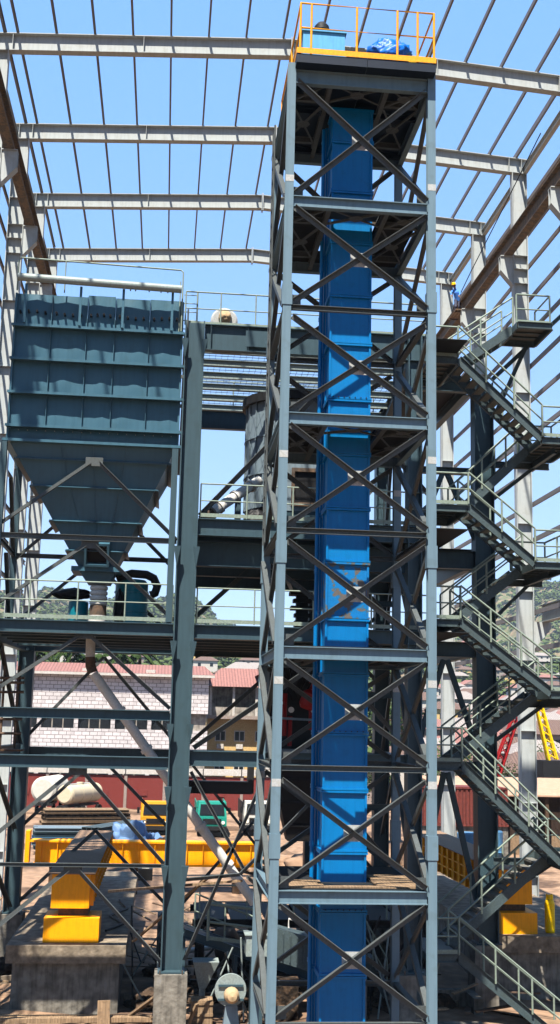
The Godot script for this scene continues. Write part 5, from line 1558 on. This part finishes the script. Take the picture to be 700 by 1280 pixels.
func tree(label, x, y, z, h, r, m, group, leaves = 900, sd = 1):
	var s = thing("tree", label, "tree", v(x, y, z), group)
	var R = RandomNumberGenerator.new()
	R.seed = sd
	tube([v(x, y - 0.5, z), v(x + 0.1 * h * 0.1, y + h * 0.35, z), v(x, y + h * 0.7, z)], h * 0.03, 7, h * 0.012)
	for k in 6:
		var a = R.randf() * TAU
		tube([v(x, y + h * (0.3 + 0.06 * k), z), v(x + cos(a) * r * 0.7, y + h * (0.5 + 0.07 * k), z + sin(a) * r * 0.7)], h * 0.012, 5, h * 0.004)
	done("trunk", "trunk", s)
	var cl = []
	for k in 16:
		var a = R.randf() * TAU
		var q = sqrt(R.randf()) * r * 0.75
		cl.append([v(x + cos(a) * q, y + h * R.randf_range(0.45, 0.9), z + sin(a) * q), r * R.randf_range(0.25, 0.45)])
	for k in leaves:
		var c = cl[k % cl.size()]
		var d = Vector3(R.randfn(), R.randfn() * 0.8, R.randfn()).normalized() * pow(R.randf(), 0.45) * c[1]
		var p: Vector3 = c[0] + d
		var n = (d.normalized() + Vector3(R.randfn(), R.randfn(), R.randfn()) * 0.6).normalized()
		var u = n.cross(Vector3(0.3, 1, 0.2)).normalized() * h * R.randf_range(0.018, 0.035)
		var w = n.cross(u).normalized() * h * R.randf_range(0.018, 0.035)
		quad(p - u, p + w * 0.6, p + u, p - w * 0.6, n)
	done("crown", m, s)
	return s

func palm(label, x, d, h, sd):
	var y = 0.0
	var s = thing("palm_tree", label, "palm", v(x, y, -d), "palms behind the white building")
	var R = RandomNumberGenerator.new()
	R.seed = sd
	tube([v(x, y, -d), v(x + 0.2, y + h * 0.5, -d), v(x, y + h, -d)], 0.28, 8, 0.2); done("trunk", "trunk", s)
	for k in 22:
		var a = R.randf() * TAU
		var el = R.randf_range(-0.2, 1.1)
		var L = R.randf_range(2.2, 3.2)
		var dirh = v(cos(a), 0, sin(a))
		var prev = v(x, y + h, -d)
		for j in 6:
			var t = (j + 1) / 6.0
			var p = v(x, y + h, -d) + dirh * L * t * cos(el * 0.7) + v(0, L * (sin(el) * t - 0.75 * t * t), 0)
			var sidev = dirh.cross(Vector3.UP) * 0.45 * sin(PI * (0.15 + 0.8 * t))
			for q in [-1, 1]:
				face(prev, p, p + sidev * q - v(0, 0.28, 0), prev + sidev * q * 0.9 - v(0, 0.28, 0), prev - Vector3.UP)
			prev = p
		done("frond", "leaf", s)
	return s

func build_town():
	# white block building with rows of broad windows
	var s = thing("block_building", "long white block building with a red roof behind the boundary wall", "building", v(-9, 0, -134))
	var zf = -130.0
	var lo = 0.0
	var bands = [[0.0, 2.6], [5.9, 8.2], [10.05, 14.3]]
	for b in bands:
		box(-34.0, 5.0, b[0], b[1], zf - 10.0, zf); done("wall_band", "wall_block", s)
	box(-33.8, 4.8, 2.6, 10.05, zf - 10.0, zf - 0.6); done("recess_wall", "wall_grey", s)
	for r in [[2.6, 5.9], [8.2, 10.05]]:
		var x = -33.2
		var k = 0
		while x < 4.0:
			box(x - 0.45, x + 0.0, r[0], r[1], zf - 0.6, zf); done("pier", "wall_block", s)
			if x + 3.55 < 5.0:
				# cut corner head over each opening and glazing set back
				for q in [[x, 0.55], [x + 3.55, -0.55]]:
					var pl = PackedVector2Array([Vector2(0, 0), Vector2(-q[1], 0), Vector2(0, -0.5)]) if q[1] > 0.0 else PackedVector2Array([Vector2(0, 0), Vector2(0, -0.5), Vector2(-q[1], 0)])
					ext(pl, v(q[0], r[1] - 0.002, zf - 0.3), v(q[0], r[1] - 0.002, zf - 0.01))
					done("window_head", "wall_block", s)
				box(x + 0.02, x + 3.53, r[0] + 0.02, r[1] - 0.02, zf - 0.5, zf - 0.42); var w := done("window", "window", s)
				for t in [0.33, 0.66]:
					box(x + 3.55 * t - 0.06, x + 3.55 * t + 0.06, r[0] + 0.03, r[1] - 0.03, zf - 0.418, zf - 0.36); done("mullion", "wall_grey", w)
			x += 4.0
			k += 1
	hexa([v(-35, 14.3, zf + 0.8), v(5.6, 14.3, zf + 0.8), v(5.6, 14.3, zf - 11), v(-35, 14.3, zf - 11), v(-34.5, 15.5, zf - 4.2), v(4.6, 15.5, zf - 4.2), v(4.6, 15.5, zf - 5.6), v(-34.5, 15.5, zf - 5.6)]); done("roof", "roof_red", s)
	box(-35.0, 5.6, 14.0, 14.28, zf + 0.62, zf + 0.9); done("gutter", "wall_white", s)
	for k in 5:
		box(-30.0 + k * 7.0, -29.0 + k * 7.0, 14.42, 14.75, zf - 0.4, zf + 0.3); done("roof_vent", "wall_white", s)
	# cream house with balconies between column and tower
	s = thing("cream_house", "cream house with red roof, veranda and white framed windows", "house", v(9.5, 0, -142))
	box(5.4, 14.0, 0.0, 9.6, -150, -141); done("wall", "wall_cream", s)
	box(5.4, 14.0, 9.6, 10.0, -150, -139.4); done("floor_slab", "wall_pink", s)
	box(5.6, 13.8, 10.0, 13.4, -150, -143.5); done("upper_wall", "wall_grey", s)
	for k in 4:
		box(5.5 + k * 2.75, 5.8 + k * 2.75, 10.0, 13.4, -139.8, -139.5); done("veranda_post", "wall_white", s)
	box(5.5, 13.9, 10.0, 11.0, -139.78, -139.6); done("veranda_parapet", "wall_grey", s)
	hexa([v(4.6, 13.4, -138.8), v(14.8, 13.4, -138.8), v(14.8, 13.4, -151), v(4.6, 13.4, -151), v(7.0, 15.8, -144), v(12.4, 15.8, -144), v(12.4, 15.8, -146), v(7.0, 15.8, -146)]); done("roof", "roof_red", s)
	for q in [[7.0, 7.6], [9.3, 7.6], [11.8, 7.6], [7.0, 3.6], [9.3, 3.6]]:
		box(q[0] - 0.65, q[0] + 0.65, q[1] - 0.65, q[1] + 0.65, -140.998, -140.9); var w := done("window", "wall_white", s)
		for dx in [-0.3, 0.3]:
			box(q[0] + dx - 0.24, q[0] + dx + 0.24, q[1] - 0.52, q[1] + 0.52, -140.898, -140.86); done("pane", "window", w)
		box(q[0] - 0.4, q[0] + 0.4, q[1] - 1.5, q[1] - 0.95, -140.998, -140.6); done("air_conditioner", "wall_white", s)
	s = thing("pink_house", "white gabled house with pink red roof next to the cream one", "house", v(14.8, 0, -136))
	box(12.0, 19.0, 0.0, 12.6, -144, -136); done("wall", "wall_pink", s)
	box(11.6, 19.4, 12.602, 13.4, -144.4, -135.4); done("cornice", "wall_white", s)
	box(12.6, 14.2, 13.402, 14.8, -138, -135.6); done("dormer", "wall_white", s)
	hexa([v(11.0, 14.8, -135.0), v(20.0, 14.8, -135.0), v(20.0, 14.8, -145), v(11.0, 14.8, -145), v(14.0, 17.4, -139), v(17.0, 17.4, -139), v(17.0, 17.4, -141), v(14.0, 17.4, -141)]); done("roof", "roof_red", s)
	for y in [4.0, 8.0]:
		box(12.0, 17.0, y, y + 0.25, -136.0, -134.4); done("balcony", "wall_white", s)
		for k in 9:
			box(12.1 + k * 0.55, 12.2 + k * 0.55, y + 0.25, y + 1.2, -134.5, -134.42); done("baluster", "wall_white", s)
		box(12.6, 13.8, y + 0.4, y + 2.6, -135.998, -135.9); done("door", "window", s)
		box(14.6, 15.8, y + 1.0, y + 2.4, -135.998, -135.9); done("window", "window", s)
	# houses climbing the hill
	var roofs = ["roof_red", "roof_rust", "roof_grey", "roof_grey", "roof_rust"]
	var walls = ["wall_white", "wall_cream", "wall_pink", "wall_grey", "wall_white"]
	var R = RandomNumberGenerator.new()
	R.seed = 77
	var count = 0
	while count < 170:
		var d = 175.0 + pow(R.randf(), 1.1) * 800.0
		var t = R.randf()
		var u = 0.0
		if t < 0.72: u = R.randf_range(0.215, 0.37)
		elif t < 0.86: u = R.randf_range(-0.12, -0.02)
		else: u = R.randf_range(0.02, 0.12)
		var x = u * d
		var w = R.randf_range(7.0, 13.0)
		var ri = R.randi() % 5
		var wi = R.randi() % 5
		var lab: String = ["white", "cream", "pink", "grey", "white"][wi] + " house with " + ["red", "rusty brown", "grey", "grey", "rusty brown"][ri] + " roof " + ("low on the hillside" if d < 330.0 else ("half way up the hillside" if d < 600.0 else "high on the hillside")) + (" at the left" if u < 0.0 else (" in the middle" if u < 0.15 else " at the right"))
		house(lab, x, d, w, R.randf_range(6.0, 10.0), R.randf_range(3.5, 7.0), walls[wi], roofs[ri], 0.0, "hillside houses", 2)
		count += 1
	# nearer houses in the right gap
	for q in [[49.0, 150.0, 13.0, 8.0, 4.2, "wall_white", "roof_rust", "low white house with a broad brown roof right of the shed column"], [40.0, 165.0, 12.0, 8.0, 4.5, "wall_pink", "roof_rust", "pink house with a rusty roof behind the crane booms"], [58.0, 190.0, 14.0, 8.0, 5.0, "wall_cream", "roof_red", "cream house with red roof at the right edge"], [37.5, 142.0, 9.0, 6.0, 3.4, "wall_grey", "roof_rust", "small grey house with a rusty roof left of the shed column"], [20.8, 140.0, 8.0, 6.0, 4.6, "wall_pink", "roof_red", "pink house seen between casing and tower post"], [31.0, 150.0, 9.0, 6.0, 5.2, "wall_white", "roof_rust", "white house with brown roof seen behind the stairs"]]:
		house(q[7], q[0], q[1], q[2], q[3], q[4], q[5], q[6], 0.0, "near town houses", 1)
	# trees
	for k in 5:
		palm(["leftmost palm behind the white block building", "second palm from the left behind the white building", "third palm from the left behind the white building", "fourth palm from the left behind the white building", "rightmost palm behind the white block building"][k], -16.0 + k * 3.2 + (k % 2) * 0.8, 146.0 + (k * 7) % 5, 17.3 + 0.6 * sin(k * 2.0), 300 + k)
	var spots = [[27.5, 118.0, 4.0, 2.6], [29.5, 117.0, 3.2, 2.2], [57.0, 170.0, 7.0, 4.5], [60.0, 175.0, 6.0, 4.0], [25.0, 140.0, 6.5, 3.6], [22.0, 128.0, 5.0, 3.0], [46.0, 175.0, 6.0, 4.0], [34.0, 135.0, 5.0, 3.2], [38.0, 150.0, 7.0, 4.2], [43.0, 142.0, 5.0, 3.4], [53.0, 160.0, 6.0, 3.8], [31.0, 128.0, 4.5, 3.0], [47.0, 138.0, 4.2, 3.0]]
	for k in spots.size():
		var q = spots[k]
		tree(["dry leaved", "green"][k % 2] + " bushy tree among the houses " + ("between tower and stair column" if q[0] < 27.0 else ("left of the shed column" if q[0] < 40.0 else "right of the shed column")), q[0], 0.0, -q[1], q[2], q[3], "leaf" if k % 2 else "leaf_dry", "trees among the houses", 900, 500 + k)
	for k in 12:
		var x = -22.0 + k * 5.2 + R.randf_range(-1.5, 1.5)
		var d = 165.0 + R.randf_range(0.0, 25.0)
		tree(["green", "dark green", "dry"][k % 3] + " broad tree behind the red roofs, " + ["first", "second", "third", "fourth", "fifth", "sixth", "seventh", "eighth", "ninth", "tenth", "eleventh", "twelfth"][k] + " from the left", x, hh(x, d), -d, R.randf_range(11.0, 16.0), R.randf_range(4.0, 6.0), "leaf" if k % 3 else "leaf_dry", "trees behind the red roofs", 800, 600 + k)
	# scrub that covers the hill: far too many to count
	var clump = []
	for k in 26:
		var a = R.randf() * TAU
		var b = R.randf() * 0.9
		var p = v(cos(a) * b, R.randf_range(0.0, 0.9) * (1.0 - b * 0.5), sin(a) * b)
		var n = (p + v(R.randfn() * 0.5, 0.5, R.randfn() * 0.5)).normalized()
		var uu = n.cross(v(0.2, 1, 0.4)).normalized() * 0.34
		var ww = n.cross(uu).normalized() * 0.34
		quad(p - uu, p + ww, p + uu, p - ww, n)
	var cm = mesh_now()
	var mm = MultiMesh.new()
	mm.transform_format = MultiMesh.TRANSFORM_3D
	mm.mesh = cm[0]
	var xf = []
	for k in 9000:
		var d = 160.0 + pow(R.randf(), 0.8) * 1250.0
		var x = R.randf_range(-0.16, 0.42) * d
		var sc = R.randf_range(1.8, 4.2) * (0.8 + d / 1400.0)
		xf.append(Transform3D(Basis(Vector3.UP, R.randf() * TAU).scaled(v(sc, sc * R.randf_range(0.7, 1.1), sc)), v(x, hh(x, d) + sc * 0.3, -d)))
	mm.instance_count = xf.size()
	for k in xf.size():
		mm.set_instance_transform(k, xf[k])
	var mi = MultiMeshInstance3D.new()
	mi.name = "hillside_scrub"
	mi.multimesh = mm
	mi.material_override = M.leaf_dry
	add_child(mi)
	tag(mi, "green scrub and trees covering the hillside", "scrub", "", "stuff")

# ---------------------------------------------------------------- the worker on the crane beam
func build_worker():
	var s = thing("person", "person in blue shirt and yellow helmet working at the right crane beam", "person", v(14.62, 30.73, -57.0))
	var J = {}
	var o = v(14.70, 30.73, -57.0)
	# joints: hips bent, leaning towards the beam, arms reaching down in front
	var hip = o + v(0.0, 0.86, 0.0)
	var chest = hip + v(-0.10, 0.36, 0.10)
	var neck = hip + v(-0.17, 0.56, 0.16)
	var head = neck + v(-0.07, 0.15, 0.07)
	var bones = []
	for sx in [-1, 1]:
		var h = hip + v(0.09 * sx, -0.03, 0.0)
		var kn = o + v(0.10 * sx - 0.02, 0.46, 0.09)
		var an = o + v(0.11 * sx, 0.08, -0.02)
		bones.append([h, kn, 0.095, 0.062, 1])
		bones.append([kn, an, 0.062, 0.042, 1])
		bones.append([an, an + v(-0.02, -0.035, 0.15), 0.045, 0.038, 3])
		var sh = chest + v(0.19 * sx, 0.12, 0.02)
		var el = sh + v(0.06 * sx - 0.08, -0.22, 0.14)
		var wr = el + v(-0.06 * sx - 0.04, -0.17, 0.16)
		bones.append([sh, el, 0.058, 0.046, 2])
		bones.append([el, wr, 0.044, 0.032, 2])
		bones.append([wr, wr + v(-0.01, -0.05, 0.05), 0.036, 0.032, 0])
		for f in 4:
			var fr = wr + v(-0.01 + (f - 1.5) * 0.018, -0.05, 0.05)
			bones.append([fr, fr + v(0.0, -0.055 + 0.006 * absf(f - 1.2), 0.035), 0.010, 0.008, 0])
		bones.append([wr + v(-0.02 * sx, -0.02, 0.02), wr + v(-0.05 * sx, -0.06, 0.05), 0.011, 0.009, 0])
	bones.append([hip, chest, 0.125, 0.15, 2])
	bones.append([hip + v(-0.08, -0.02, 0), hip + v(0.08, -0.02, 0), 0.10, 0.10, 1])
	bones.append([chest + v(-0.12, 0.08, 0), chest + v(0.12, 0.08, 0), 0.10, 0.10, 2])
	bones.append([chest, neck, 0.11, 0.055, 2])
	bones.append([neck, head, 0.052, 0.075, 0])
	bones.append([head, head + v(-0.02, 0.06, 0.02), 0.085, 0.095, 0])
	bones.append([head + v(-0.05, -0.01, 0.06), head + v(-0.075, -0.015, 0.09), 0.018, 0.014, 0])
	for sx in [-1, 1]:
		bones.append([head + v(0.085 * sx, 0.02, 0.01), head + v(0.09 * sx, 0.045, 0.0), 0.018, 0.016, 0])
	var cols = [Color(0.13, 0.07, 0.045), Color(0.03, 0.035, 0.06), Color(0.04, 0.16, 0.48), Color(0.12, 0.06, 0.03)]
	var lo = o + v(-0.6, -0.05, -0.4)
	var n = Vector3i(52, 74, 42)
	var cs = 0.024
	var fld = PackedFloat32Array()
	fld.resize(n.x * n.y * n.z)
	fld.fill(1.0)
	var own = PackedInt32Array()
	own.resize(fld.size())
	for b in bones:
		var mn: Vector3 = b[0].min(b[1]) - Vector3.ONE * (maxf(b[2], b[3]) + 0.07) - lo
		var mx: Vector3 = b[0].max(b[1]) + Vector3.ONE * (maxf(b[2], b[3]) + 0.07) - lo
		var ba: Vector3 = b[1] - b[0]
		var l2: float = maxf(ba.length_squared(), 1e-6)
		for k in range(maxi(0, int(mn.z / cs)), mini(n.z, int(mx.z / cs) + 2)):
			for j in range(maxi(0, int(mn.y / cs)), mini(n.y, int(mx.y / cs) + 2)):
				for i in range(maxi(0, int(mn.x / cs)), mini(n.x, int(mx.x / cs) + 2)):
					var p = lo + v(i, j, k) * cs
					var t = clampf((p - b[0]).dot(ba) / l2, 0.0, 1.0)
					var dd: float = p.distance_to(b[0] + ba * t) - lerpf(b[2], b[3], t)
					var ix: int = i + n.x * (j + n.y * k)
					var old = fld[ix]
					var hq = clampf(0.5 + 0.5 * (old - dd) / 0.03, 0.0, 1.0)
					if dd < old: own[ix] = b[4]
					fld[ix] = lerpf(old, dd, hq) - 0.03 * hq * (1.0 - hq)
	# surface nets
	var vid = {}
	var pts = []
	var cid = []
	for k in n.z - 1:
		for j in n.y - 1:
			for i in n.x - 1:
				var inside = 0
				var acc = Vector3.ZERO
				var cnt = 0
				var vals = []
				for q in 8:
					var val = fld[(i + (q & 1)) + n.x * ((j + ((q >> 1) & 1)) + n.y * (k + (q >> 2)))]
					vals.append(val)
					if val < 0.0: inside += 1
				if inside == 0 or inside == 8: continue
				for q in 8:
					for ax in [1, 2, 4]:
						if q & ax: continue
						var va: float = vals[q]
						var vb: float = vals[q | ax]
						if (va < 0.0) != (vb < 0.0):
							var t = va / (va - vb)
							var pa = v(q & 1, (q >> 1) & 1, q >> 2)
							var pb = v((q | ax) & 1, ((q | ax) >> 1) & 1, (q | ax) >> 2)
							acc += pa.lerp(pb, t)
							cnt += 1
				vid[i + n.x * (j + n.y * k)] = pts.size()
				pts.append(lo + (v(i, j, k) + acc / cnt) * cs)
				cid.append(own[i + n.x * (j + n.y * k)])
	var st = SurfaceTool.new()
	st.begin(Mesh.PRIMITIVE_TRIANGLES)
	st.set_smooth_group(0)
	var stride = [1, n.x, n.x * n.y]
	for k in range(1, n.z - 1):
		for j in range(1, n.y - 1):
			for i in range(1, n.x - 1):
				var ix: int = i + n.x * (j + n.y * k)
				for ax in 3:
					var a = fld[ix]
					var b = fld[ix + stride[ax]]
					if (a < 0.0) == (b < 0.0): continue
					var s1: int = stride[(ax + 1) % 3]
					var s2: int = stride[(ax + 2) % 3]
					var qd = [ix - s1 - s2, ix - s2, ix, ix - s1]
					var ok = true
					for e in qd:
						if not vid.has(e): ok = false
					if not ok: continue
					var order = [0, 1, 2, 0, 2, 3] if a > 0.0 else [0, 2, 1, 0, 3, 2]
					for e in order:
						var id: int = vid[qd[e]]
						st.set_color(cols[cid[id]])
						st.add_vertex(pts[id] - o)
	st.generate_normals()
	var mt = StandardMaterial3D.new()
	mt.vertex_color_use_as_albedo = true
	mt.roughness = 0.85
	M.person = mt
	put(st.commit(), o, "body", "person", s)
	lathe(head + v(-0.02, 0.06, 0.02), v(-0.25, 1, 0.25), [[-0.01, 0.14], [0.0, 0.118], [0.07, 0.108], [0.11, 0.07], [0.125, 0.0]], 16); done("helmet", "gas_yellow", s)
	# small plank stage he stands on, lashed to the crane bracket
	var st2 = thing("work_stage", "short plank stage lashed beside the right crane beam", "stage", v(14.6, 30.7, -57.0))
	for k in 3:
		box(14.35 + k * 0.16, 14.49 + k * 0.16, 30.69, 30.725, -57.6, -56.0); done("plank", "wood", st2)
	for z in [-56.2, -57.4]:
		bar("bearer", "rusty", st2, p_rect(0.06, 0.06), v(14.3, 30.655, z), v(14.8, 30.655, z))
